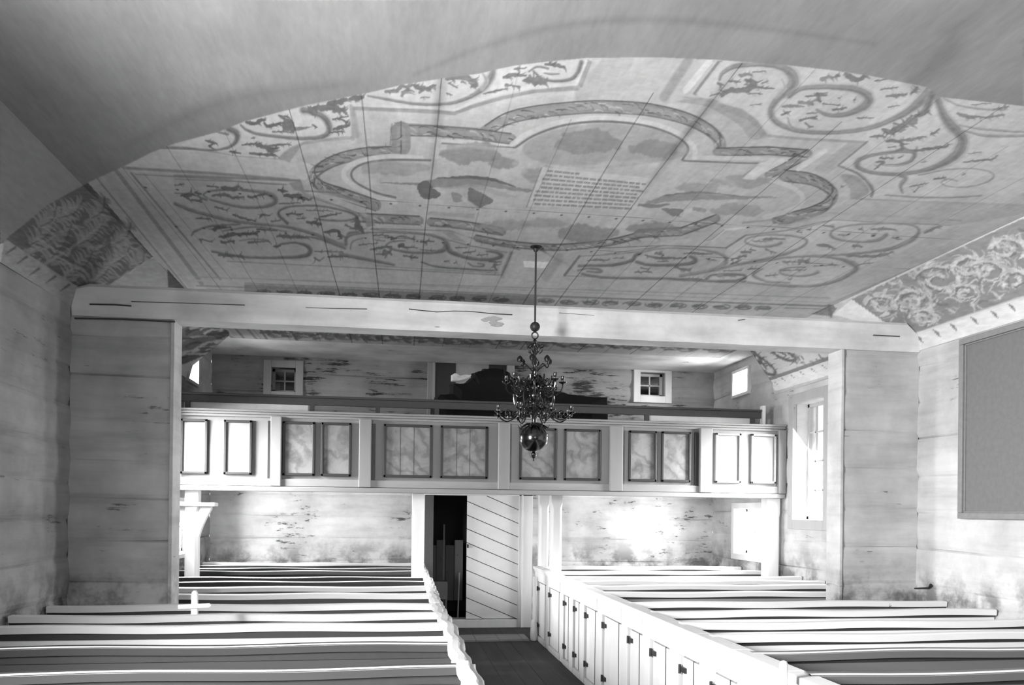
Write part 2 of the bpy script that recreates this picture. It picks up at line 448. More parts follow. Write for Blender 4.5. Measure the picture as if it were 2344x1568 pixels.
# --- big moulded frame: broad pale band with grey shade lines around the medallion
def band(pts, w, fillv, edge, ew=3, sm=False, shade=None):
    q = smoothline(pts, 8) if sm else pts
    comp(mask_stroke(q, w, 1.5), fillv, .85)
FR = [(660, 355), (720, 330), (800, 318), (812, 250), (835, 245), (1045, 262), (1120, 232), (1200, 215), (1290, 205), (1340, 195)]
comp(mask_stroke(FR, 34, 6), .72, .75)
S([(820, 243), (960, 250), (1040, 258), (1120, 232), (1210, 212), (1325, 195)], 5, .42, .7, 2.5, False)
Lp([(1322, 194), (1345, 140)], 7, .45, .8); Lp([(1330, 190), (1352, 137)], 4, .78, .8)
Lp([(805, 245), (818, 310)], 12, .46, .6, 3); Lp([(800, 310), (690, 330), (655, 350)], 5, .45, .7, 2)
# top cross bands running to the cloud edge
for a, b, w_, v in (((1420, 137), (1345, 215), 60, .56), ((1500, 136), (1385, 225), 30, .62), ((1575, 138), (1520, 222), 22, .42), ((1555, 136), (1490, 224), 12, .66), ((1650, 140), (1593, 216), 6, .34), ((1635, 142), (1580, 214), 14, .66)):
    Lp([a, b], w_, v, .6, 3)
# light band at the left running to the cloud corner
fill([(285, 382), (345, 350), (400, 330), (560, 346), (660, 358), (720, 380), (700, 412), (480, 395)], .74, .9, feather=2)
Lp([(370, 339), (520, 348), (630, 357)], 4, .36, .8); Lp([(283, 384), (480, 396), (660, 411)], 6, .42, .85, 1.5)
Lp([(310, 399), (480, 409), (650, 424)], 3, .40, .8); Lp([(300, 391), (660, 418)], 3, .74, .6)
# scalloped carved band: four lobes, boxes between them
def carved(pts, w, sm=True):
    q = smoothline(pts, 8) if sm else np.array(pts, float)
    comp(mask_stroke(q, w, 1.2), .44, .95)
    comp(mask_stroke(q, (w * .45), 2), .54, .5)
    k = len(q)
    for i in range(0, k - 1):
        d = q[min(i + 1, k - 1)] - q[i]; n_ = max(1, int(np.hypot(*d) / 9))
        for j in range(n_):
            t = prs.random(); x, y = q[i] + d * t; a = math.atan2(d[1], d[0])
            off = prs.uniform(-.42, .42) * w
            comma(x - math.sin(a) * off, y + math.cos(a) * off, a + prs.uniform(-.5, .5), prs.uniform(14, 34), prs.uniform(1.5, 3), prs.choice((.12, .18, .24, .66, .74)), .6, .8)
    e1 = [(x - w * .0, y) for x, y in q]
    comp(mask_stroke(q + np.array([0, -w * .5]), 3, .8), .18, .8)
    comp(mask_stroke(q + np.array([0, w * .5]), 3, .8), .22, .7)
carved([(1110, 302), (1160, 272), (1230, 256), (1330, 246), (1400, 245), (1490, 252), (1580, 275), (1640, 312), (1650, 350)], 28)
carved([(905, 348), (830, 352), (765, 368), (722, 396), (732, 425), (790, 446), (860, 470)], 26)
carved([(905, 298), (1000, 300), (1080, 306), (1170, 318)], 24, False)
carved([(918, 300), (918, 335)], 44, False)
carved([(1640, 348), (1760, 345), (1850, 352)], 18, False); carved([(1850, 352), (1790, 385), (1760, 400)], 20, False)
carved([(1795, 402), (1862, 412), (1905, 440), (1890, 470), (1840, 492), (1780, 503)], 26)
carved([(805, 497), (960, 505)], 20, False); carved([(985, 508), (1060, 515), (1150, 530)], 18, False)
carved([(1090, 545), (1160, 558), (1260, 566), (1340, 562), (1410, 552), (1475, 535)], 14)
carved([(1460, 535), (1560, 530), (1640, 500)], 18, False)
# light inner moulding and dark rebate line
IN = [[(1172, 330), (1215, 302), (1290, 278), (1385, 270), (1480, 280), (1550, 304), (1588, 335), (1590, 360)],
      [(965, 362), (890, 358), (825, 368), (790, 388), (795, 415), (850, 445), (905, 463)],
      [(1760, 410), (1815, 430), (1838, 455), (1815, 478), (1750, 498)]]
for q in IN: S(q, 11, .76, .95, 1.3)
IN2 = [[(1182, 336), (1225, 309), (1295, 286), (1385, 278), (1478, 288), (1545, 311), (1575, 338), (1562, 366)],
       [(985, 367), (895, 366), (835, 374), (806, 392), (812, 415), (858, 440), (905, 452)]]
for q in IN2: S(q, 5, .30, .9, 1)
Lp([(1000, 318), (1000, 360)], 9, .74); Lp([(985, 322), (1080, 326), (1170, 336)], 9, .76, .95)
Lp([(1012, 328), (1090, 333), (1180, 338)], 3.5, .3, .9); Lp([(1590, 360), (1700, 362), (1800, 366)], 9, .74, .9)
Lp([(1565, 368), (1690, 373), (1740, 374)], 4, .34, .9); Lp([(1790, 368), (1712, 408)], 13, .78, .9); Lp([(1738, 376), (1700, 404)], 4, .4, .7)
Lp([(903, 281), (1095, 294)], 2, .34, .8); Lp([(897, 283), (893, 332)], 2, .34, .8)
# sky inside the medallion, with clouds
fill([(1195, 340), (1240, 308), (1320, 288), (1400, 284), (1500, 296), (1560, 325), (1560, 360), (1380, 385), (1240, 372)], .52, .7, True, feather=8)
for cx, cy, rx, ry, v in ((1345, 325, 75, 28, .40), (1500, 340, 55, 20, .42), (1080, 350, 70, 24, .38), (1150, 372, 35, 14, .40), (900, 385, 80, 16, .52), (1340, 535, 70, 20, .42),
                          (1235, 400, 40, 20, .46), (1700, 415, 70, 14, .48), (1600, 430, 50, 12, .52), (1490, 520, 60, 12, .42), (1690, 480, 60, 14, .50), (1160, 515, 60, 12, .5), (1250, 510, 55, 10, .52)):
    fill([(cx + rx * math.cos(a) * (1 + .12 * math.sin(3 * a + cx)), cy + ry * math.sin(a) * (1 + .15 * math.cos(4 * a + cy))) for a in np.linspace(0, 6.283, 26)[:-1]], v, .75, True, 6, feather=6)
for q in ([(1010, 340), (1080, 333), (1160, 345)], [(1180, 375), (1300, 385), (1450, 372), (1560, 385)], [(820, 410), (930, 425), (960, 410)], [(1120, 405), (1200, 390)], [(1560, 385), (1640, 400), (1700, 440)]):
    S(q, 10, .70, .6, 5)
# two reclining heralds and their trumpets
S([(870, 418), (930, 420), (985, 425)], (2, 4, 9), .38, .9, 1, jit=2)
S([(960, 424), (1010, 418), (1070, 415), (1125, 418), (1160, 430), (1215, 437)], (12, 22, 26, 22, 8, 7), .42, .95, 1.2, jit=3)
S([(1000, 408), (1080, 406), (1130, 412), (1180, 428)], (3, 7, 8, 3), .22, .8, 1, jit=2)
S([(1010, 430), (1090, 428), (1150, 445), (1180, 450)], (3, 12, 10, 3), .55, .7, 1.2, jit=2)
fill([(958, 420), (980, 415), (990, 430), (1008, 442), (1000, 452), (970, 455), (958, 440)], .26, .9, True, 3)
fill([(1075, 430), (1098, 440), (1130, 460), (1085, 478), (1072, 460)], .30, .85, True, 3)
fill([(1033, 440), (1055, 445), (1060, 460), (1038, 462)], .42, .8, True, 2); S([(1060, 455), (1080, 470), (1095, 480)], 9, .74, .8, 2)
S([(1470, 470), (1520, 455), (1590, 450), (1660, 452), (1775, 452)], (4, 16, 18, 10, 3), .44, .85, 1.4, jit=3)
S([(1520, 448), (1600, 440), (1700, 450)], (2, 5, 2), .3, .7, 1, jit=2); S([(1455, 468), (1500, 472), (1530, 468)], (6, 9, 4), .34, .8, 1, jit=2)
fill([(1515, 478), (1560, 480), (1560, 496), (1535, 492)], .34, .8, True, 3); S([(1560, 492), (1580, 482), (1600, 476)], 10, .74, .8, 2)
S([(1590, 478), (1612, 482)], 9, .46, .8, 1, jit=2)
# the lettered tablet: rows of small illegible strokes
fill([(1240, 382), (1490, 408), (1455, 480), (1205, 472)], .74, .9, feather=1)
Lp([(1240, 384), (1205, 474)], 2.5, .34, .8)
A0, A1, B0, B1 = np.array([1243, 390.]), np.array([1484, 414.]), np.array([1212, 466.]), np.array([1452, 478.])
for r_ in range(9):
    t = r_ / 8; a = A0 * (1 - t) + B0 * t; b = A1 * (1 - t) + B1 * t; u = prs.uniform(0, .06) if r_ else .05; end = (.35 if r_ == 0 else prs.uniform(.93, 1))
    while u < end:
        wl = prs.uniform(.02, .07)
        v = u
        while v < min(u + wl, end):
            p = a * (1 - v) + b * v; comp(mask_stroke([p + (0, -1.6), p + (-.8, 1.6)], 1.7, .6), .26, .85); v += .0105
        u += wl + .014
# frame steps on the right, and the thin outline of the lower fields
Lp([(1925, 322), (1985, 325)], 4, .42, .7, 2); Lp([(1760, 312), (1870, 318), (1975, 325)], 4, .42, .8, 1.5)
Lp([(1985, 326), (1922, 378)], 5, .34, .9); Lp([(1922, 378), (1965, 395)], 4, .36, .9)
S([(1965, 395), (1990, 415), (2000, 432), (1995, 450)], 5, .32, .9, 1); Lp([(1890, 385), (1960, 330)], 22, .50, .5, 5); Lp([(1840, 372), (1900, 335)], 12, .74, .6, 3)
fill([(1600, 225), (1640, 228), (1700, 248), (1745, 285), (1765, 310), (1720, 318), (1690, 285), (1620, 245), (1550, 232)], .50, .7, True, feather=4)
fill([(1925, 400), (1965, 405), (1990, 440), (1950, 455), (1945, 430)], .46, .75, True, feather=4)
S([(1960, 455), (2100, 462), (2344, 470)], 4, .46, .7, 2)
fill([(1960, 458), (2344, 468), (2344, 520), (2180, 520), (1900, 490), (1850, 500)], .66, .7, feather=3)
S([(1700, 510), (1800, 500), (1900, 488), (2000, 493), (2200, 505)], 4, .48, .7, 1.5, False)
Lp([(1370, 568), (1520, 562), (1665, 567)], 2.4, .36, .8); Lp([(1665, 567), (1710, 538)], 3.5, .34, .85)
S([(1710, 538), (1800, 527), (1880, 508), (1920, 504), (2040, 510), (2150, 514)], 2, .42, .8, .8, False)
Lp([(1325, 588), (1370, 584), (1520, 563)], 2, .4, .7); Lp([(1328, 587), (1292, 630)], 5, .34, .9); Lp([(1280, 590), (1250, 632)], 22, .50, .6, 3)
Lp([(1290, 631), (1500, 640), (1880, 655)], 2, .42, .8)
Lp([(850, 523), (1030, 528), (1080, 545), (1190, 572)], 3, .40, .8); Lp([(722, 495), (830, 520)], 5, .44, .7)
Lp([(1170, 578), (1150, 632)], 10, .48, .6, 3); Lp([(1155, 580), (1132, 630)], 2.5, .36, .8)
Lp([(760, 610), (1000, 622), (1150, 630)], 2.4, .38, .8); Lp([(520, 598), (760, 610)], 2.4, .38, .7)
S([(705, 430), (760, 450), (800, 470), (850, 500)], 8, .66, .7, 2); S([(690, 440), (750, 462), (800, 480), (835, 500)], 2, .38, .7, .8)
# long border mouldings along the coves and at the far end
for a, b, w_, v in (((300, 396), (505, 640), 4, .34), ((262, 385), (462, 650), 9, .42), ((235, 395), (440, 660), 10, .60), ((222, 408), (430, 664), 3, .36), ((330, 398), (530, 640), 2, .44)):
    Lp([a, b], w_, v, .8, 1.5)
fill([(2344, 490), (2344, 515), (1905, 690), (1880, 655), (2170, 518)], .72, .8, feather=3)
Lp([(2170, 516), (1885, 658)], 2, .44, .8); Lp([(2344, 505), (1860, 712)], 3, .50, .6, 2)
for y0, y1, w_, v in ((640, 672, 3, .50), (648, 682, 5, .66), (660, 690, 3, .36), (668, 698, 2, .34)):
    Lp([(450, y0 - 6), (1900, y1 + 10)], w_, v, .7)
fill([(1198, 597), (1257, 600), (1248, 614), (1200, 611)], .92, .95)
# ceiling beyond the beam
fill([(500, 735), (1750, 770), (1690, 830), (1590, 812), (520, 785)], .60, .6)
for i in range(34):
    cx = 640 + i * 31; y = 766 + (cx - 640) * .030
    comp(mask_stroke(spiral(cx, y + prs.uniform(-6, 6), 26, 8, prs.random() * 6, prs.choice((-1, 1)), .3, 18), 3, .8), .30, .75)
    leafrun([(cx - 26, y), (cx + 26, y + 1)], 22, 10, 20, 4, .26, .3)
for a, b, v in (((505, 738), (538, 776), .70), ((530, 742), (560, 776), .38), ((560, 745), (588, 777), .40), ((590, 745), (612, 778), .28), ((660, 748), (682, 782), .22)):
    Lp([a, b], 5, v, .8)
# --- coves
fill([(-5, 560), (100, 455), (188, 405), (235, 455), (350, 588), (206, 682), (20, 552)], .20, .95, jit=1)
FL = .42
def frond(cx, cy, ax, ay, n, ln, w, light):
    for i in range(n):
        a = i / n; x, y = cx + ax * a, cy + ay * a
        for s_ in (-1, 1):
            ang = math.atan2(ay, ax) + s_ * prs.uniform(.5, 1.0)
            comma(x, y, ang, ln * (1.1 - .6 * a), w, light + prs.uniform(-.06, .06), 1.0, .85, s_ * .5)
for cx, cy, ax, ay in ((110, 600, 60, -110), (150, 640, 70, -80), (200, 650, 60, -60), (70, 560, 60, -60), (180, 560, 60, -60), (240, 610, 60, -50), (130, 500, 60, -40), (210, 500, 30, -50), (90, 520, 40, -50), (260, 560, 40, -50), (300, 610, 30, -30)):
    frond(cx, cy, ax, ay, 9, 36, 6, FL)
    S([(cx, cy), (cx + ax * .5 + 10, cy + ay * .5 + 8), (cx + ax, cy + ay)], 4, .12, .5, 1.2)
for i in range(110):
    u, v = prs.random(), prs.random(); x = 45 + u * 270; y = 560 - 130 * u * (1 - v) + v * 95 + u * 20
    if x > 150 and y < 440 + (x - 195) * 1.0: continue
    comma(x, y, prs.uniform(-.8, .5), prs.uniform(16, 40), prs.uniform(4, 8), prs.choice((.40, .46, .50, .14, .36)), .9, .6, prs.uniform(-.8, .8))
S([(90, 610), (160, 570), (250, 500)], 5, .55, .4, 2); S([(190, 665), (260, 600), (330, 560)], 5, .55, .4, 2)
fill([(206, 682), (350, 590), (375, 612), (430, 664), (430, 700), (170, 705)], .46, .95)
fill([(383, 615), (426, 664), (385, 664)], .10, .9); Lp([(200, 685), (345, 592)], 3, .5, .8)  # near-black wedge paints in the shade of the cove gap
# right near cove
fill([(2344, 500), (2308, 515), (1950, 685), (2073, 770), (2344, 680)], .40, .95, jit=1)
for cx, cy, r_, s1 in ((2020, 698, 40, 1), (2085, 690, 50, -1), (2150, 640, 58, 1), (2215, 612, 48, -1), (2262, 625, 50, 1), (2300, 570, 48, -1), (2115, 728, 34, 1), (2210, 672, 36, 1), (2320, 640, 40, -1)):
    sp = spiral(cx, cy, r_, r_ * .62, 1.2 * s1 + 2, 1.35 * s1, .2, 40)
    comp(mask_stroke([(x + 3, y + 4) for x, y in sp], (2, 8, 6, 2), 1.6, 3), .24, .6)
    comp(mask_stroke(sp, (3, 8, 6, 4), 1.6, 3), .70, .85)
    for i in range(0, 38, 1):
        x, y = sp[i]; a = math.atan2(y - cy, x - cx); k = 1 - .6 * i / 38
        comma(x, y, a + s1 * prs.uniform(.2, 1.1), r_ * prs.uniform(.35, .75) * k, prs.uniform(3, 7), .66 + prs.uniform(-.12, .10), .8, .85, s1 * .8)
    for i in range(10):
        a = prs.random() * 6.28; comma(cx + math.cos(a) * r_ * .6, cy + math.sin(a) * r_ * .4, a + s1, r_ * .3, 2.5, .28, .8, .7, s1)
for i in range(150):
    u, v = prs.random(), prs.random(); x = 1985 + u * 350; top = 672 - (x - 1950) * .425; bot = 762 - (x - 2073) * .335 if x > 2073 else 700 + (x - 1985) * .62; y = top + 8 + (bot - top - 14) * v
    comma(x, y, prs.choice((-.5, .6, 2.4, -2.2)) + prs.uniform(-.4, .4), prs.uniform(14, 34), prs.uniform(3, 7), prs.choice((.62, .70, .56, .72, .30)), .9, .7, prs.uniform(-1, 1))
fill([(1950, 685), (2073, 770), (2100, 800), (1930, 725), (1905, 722)], .80, .95); Lp([(1950, 684), (2076, 772)], 2, .35, .7)
fill([(1856, 719), (1905, 697), (1916, 706), (1902, 724)], .30, .85); Lp([(1898, 700), (1902, 724)], 7, .25, .8)  # dark wedge: shade of the gap beyond the cove, painted in
# far coves
fill([(396, 738), (500, 742), (525, 760), (525, 790), (425, 832), (396, 840)], .22, .95)
for i in range(46):
    x = prs.uniform(398, 515); y = prs.uniform(744, 822) - (x - 398) * .25
    comma(x, y + 10, -.45 + prs.uniform(-.25, .25), prs.uniform(26, 60), prs.uniform(3, 7), prs.choice((.62, .55, .5, .10, .12)), 1.0, .9, .3)
fill([(1670, 800), (1925, 797), (1905, 820), (1755, 872)], .80, .95)
Lp([(1757, 870), (1920, 812)], 9, .38, .9, 1.5)
for cx, cy, rx, ry, a in ((1745, 838, 46, 16, .6), (1790, 812, 44, 12, .4), (1720, 815, 36, 12, .6)):
    sp = [(cx + (px_ - cx) * math.cos(a) - (py_ - cy) * math.sin(a), cy + (px_ - cx) * math.sin(a) + (py_ - cy) * math.cos(a)) for px_, py_ in spiral(cx, cy, rx, ry, 3, 1.5, .2, 40)]
    comp(mask_stroke(sp, (2, 7, 6, 3), 1, 1.5), .28, .9)
    for i in range(0, 38, 3): comma(sp[i][0], sp[i][1], prs.random() * 6, 13, 3, .28, .8, .8)
S([(1672, 806), (1700, 795), (1715, 800)], 5, .34, .8)
for i in range(12): comma(1800 + prs.uniform(0, 90), 815 + prs.uniform(-10, 20), .5, 22, 3, .34, .8, .8)
# cornice boards and their small painted darts
for pts, v in (([(2344, 675), (2073, 769), (2103, 803), (2344, 740)], .78), ([(10, 545), (206, 675), (165, 706), (0, 612)], .46), ([(1755, 874), (1925, 815), (1928, 850), (1776, 895)], .84)):
    fill(pts, v, .95)
Lp([(2073, 769), (2344, 677)], 3, .5, .6)
for x, y in ((2103, 775), (2143, 762), (2181, 748), (2229, 733), (2275, 719), (2315, 703)): comp(mask_stroke([(x - 8, y - 8), (x + 2, y), (x + 9, y + 9)], (1, 7, 2), .9), .30, .9)
for x, y in ((51, 595), (79, 622), (116, 640), (148, 659), (25, 573)): comp(mask_stroke([(x - 11, y + 8), (x + 10, y - 7)], (2, 6), 1.2), .16, .8)
for x, y in ((1776, 877), (1793.6, 869), (1815, 862), (1836.6, 855), (1861.7, 848), (1886.8, 840), (1911, 830)): comp(mask_stroke([(x - 5, y - 4), (x + 5, y + 4)], (1, 4, 1), .7), .22, .9)
P = P * .80 + .21
# --- acanthus work, brushed stroke by stroke: stems swell and thin, leaves are ragged blots
ZA, ZB, ZD_, ZE, ZF, ZG, ZH, ZI = (380, 180, 5.227), (800, 120, 4.041), (1560, 120, 4.041), (1900, 180, 4.9), (400, 400, 4.688), (780, 480, 5.096), (1280, 480, 4.688), (1640, 460, 4.186)
def zz(z, pts): return [(z[0] + x / z[2], z[1] + y / z[2]) for x, y in pts]
def stem(z, pts, ws, v, hl=True):
    q = smoothline(zz(z, pts), 6); w_ = np.array(ws, float) / z[2] * 1.2 + .8
    comp(mask_stroke(q, w_ * 1.15 + 1.2, 1.6), v + .10, .55)
    comp(mask_stroke(q, w_ * .8, 1.0, 1), v, .9)
    comp(mask_stroke(q + np.array([0, w_.mean() * .25]), w_ * .3, .8, 1), v - .08, .6)
def leaf(z, pts, w, v):
    q = smoothline(zz(z, pts), 6) if len(pts) > 2 else np.array(zz(z, pts)) ; w = w / z[2]
    w = w * 1.35 + 1
    if len(q) == 1: q = np.vstack([q, q + [w * .6, 0]])
    comp(mask_stroke(q, (w * .6, w, w * .9, w * .45), .8, max(2.0, w * .36)), v, .92)
    L_ = float(np.hypot(*np.diff(q, axis=0).T).sum()); n_ = max(2, int(L_ / 7))
    for i in range(n_):
        j = prs.randrange(len(q) - 1); t = prs.random(); p = q[j] * (1 - t) + q[j + 1] * t; d = q[j + 1] - q[j]; a = math.atan2(d[1], d[0])
        s_ = prs.choice((-1, 1)); comma(p[0], p[1], a + s_ * prs.uniform(.4, 1.1), w * prs.uniform(.8, 1.7) + 3, max(1.4, w * .35), v + prs.uniform(-.02, .04), .6, .85, s_ * .4)
def leaves(z, v, items):
    for w, pts in items: leaf(z, pts, w, v + prs.uniform(-.03, .03))
# pale grounds
for z, pts, v in ((ZA, [(160, 790), (480, 670), (760, 570), (900, 520), (1350, 400), (1600, 350), (1940, 290), (2180, 220), (2344, 200), (2344, 300), (2210, 320), (2245, 685), (1690, 735), (1330, 950), (860, 920), (500, 860)], .84),
                  (ZB, [(0, 400), (130, 400), (400, 310), (860, 235), (1250, 170), (1330, 130), (1500, 120), (1700, 100), (2200, 60), (2110, 290), (1650, 320), (1400, 370), (1150, 450), (980, 530), (700, 500), (0, 470)], .80),
                  (ZD_, [(120, 380), (350, 90), (1000, 120), (1700, 200), (2260, 290), (2344, 350), (2344, 900), (2050, 1000), (1600, 1100), (1450, 1045), (1720, 825), (1150, 795), (800, 760), (700, 620), (560, 520), (400, 480), (300, 430)], .78),
                  (ZE, [(500, 30), (1050, 60), (1200, 200), (1300, 190), (2200, 200), (2200, 1280), (1400, 1330), (500, 1310), (480, 1200), (300, 1060), (90, 975), (400, 710)], .81),
                  (ZH, [(60, 705), (215, 500), (750, 465), (1120, 385), (1790, 412), (2000, 275), (2344, 255), (2344, 800), (1700, 775), (800, 745), (250, 700)], .76),
                  (ZI, [(0, 640), (110, 440), (280, 335), (800, 270), (1130, 180), (2250, 235), (1500, 600), (1080, 815), (300, 785), (0, 760)], .82),
                  (ZF, [(0, 60), (1200, 110), (1260, 160), (1960, 410), (2050, 620), (2344, 640), (2344, 960), (500, 900), (200, 640), (0, 330)], .71),
                  (ZG, [(0, 60), (240, 80), (260, 250), (1080, 285), (1940, 500), (1840, 735), (400, 650), (0, 620)], .71)):
    fill(zz(z, pts), v, .85, feather=2)
# moulded frame: lights and shades of the outer band
for z, w_, v, pts in ((ZA, 14, .84, [(0, 850), (500, 870), (900, 940), (1330, 960)]), (ZA, 8, .55, [(0, 832), (300, 842), (700, 900), (860, 930), (1330, 962)]), (ZB, 26, .84, [(0, 490), (800, 515), (980, 535), (1150, 455), (1400, 375), (1650, 325), (2100, 295), (2190, 80)]),
                      (ZB, 34, .60, [(0, 515), (800, 550), (970, 565), (1150, 495), (1420, 418), (1700, 360), (2110, 335)]), (ZB, 34, .58, [(2140, 310), (2225, 90)]), (ZB, 40, .66, [(10, 500), (30, 800)]), (ZB, 30, .84, [(-15, 500), (5, 760)]), (ZA, 26, .66, [(1690, 760), (2240, 712)]),
                      (ZD_, 26, .52, [(120, 380), (340, 90)]), (ZD_, 60, .86, [(40, 350), (260, 80)]), (ZD_, 26, .64, [(800, 770), (1150, 802), (1700, 832)]), (ZD_, 16, .52, [(1720, 825), (1450, 1045)]), (ZD_, 50, .68, [(1560, 850), (1260, 1080)]), (ZD_, 40, .86, [(1330, 910), (1080, 1080)]),
                      (ZH, 26, .50, [(60, 705), (215, 500)]), (ZH, 9, .54, [(215, 498), (450, 490), (750, 465), (1000, 415), (1120, 385), (1400, 395), (1790, 412)]), (ZH, 20, .52, [(1790, 412), (2000, 275)]), (ZH, 8, .58, [(2000, 275), (2344, 255)]), (ZH, 22, .88, [(1640, 330), (1780, 215), (2344, 160)]), (ZH, 10, .60, [(1590, 330), (1640, 320), (1770, 215)]),
                      (ZI, 8, .60, [(290, 332), (800, 270), (1130, 180), (1450, 200), (2250, 235)]), (ZI, 26, .72, [(300, 250), (700, 230), (1060, 130), (1300, 130), (2200, 180)]),
                      (ZF, 26, .52, [(0, 10), (700, 38), (1340, 62)]), (ZF, 12, .50, [(0, 46), (700, 76), (1200, 106)]), (ZF, 16, .48, [(1400, 175), (1750, 195), (2050, 315)]), (ZF, 9, .50, [(1330, 197), (1600, 290), (1950, 402)]), (ZF, 16, .78, [(1450, 190), (1800, 260), (2050, 340)]),
                      (ZG, 10, .46, [(350, 230), (880, 265), (1080, 290), (1200, 340), (1500, 420), (1950, 500)]), (ZG, 16, .74, [(1950, 505), (1840, 740)]), (ZG, 34, .56, [(1990, 505), (1885, 745)]), (ZG, 8, .48, [(400, 652), (1100, 702), (1850, 740)]), (ZG, 22, .74, [(350, 190), (900, 215), (1280, 220), (1480, 320)])):
    Lp(zz(z, pts), w_ / z[2], v, .85, 1.2)
for z, v, pts in ((ZA, .62, [(1330, 962), (1400, 890), (1500, 815), (1690, 740), (1600, 830), (1480, 1000)]), (ZD_, .60, [(330, 480), (420, 490), (560, 530), (690, 620), (800, 770), (730, 790), (690, 700), (600, 620), (440, 560)]), (ZD_, .62, [(0, 410), (150, 415), (290, 450), (300, 480), (100, 440)]),
                  (ZD_, .86, [(720, 1020), (870, 990), (680, 1180), (560, 1170)]), (ZE, .67, [(90, 1090), (250, 1120), (360, 1200), (420, 1290), (220, 1350), (230, 1250), (170, 1160)]), (ZF, .56, [(1225, 90), (1360, 66), (1400, 200), (1280, 160)]), (ZG, .58, [(270, 80), (370, 60), (400, 180), (300, 210)]),
                  (ZG, .60, [(1180, 260), (1260, 230), (1460, 380), (1300, 350)]), (ZG, .66, [(1000, 60), (1560, 100), (1560, 50), (1040, 20)])):
    fill(zz(z, pts), v, .8, feather=4)
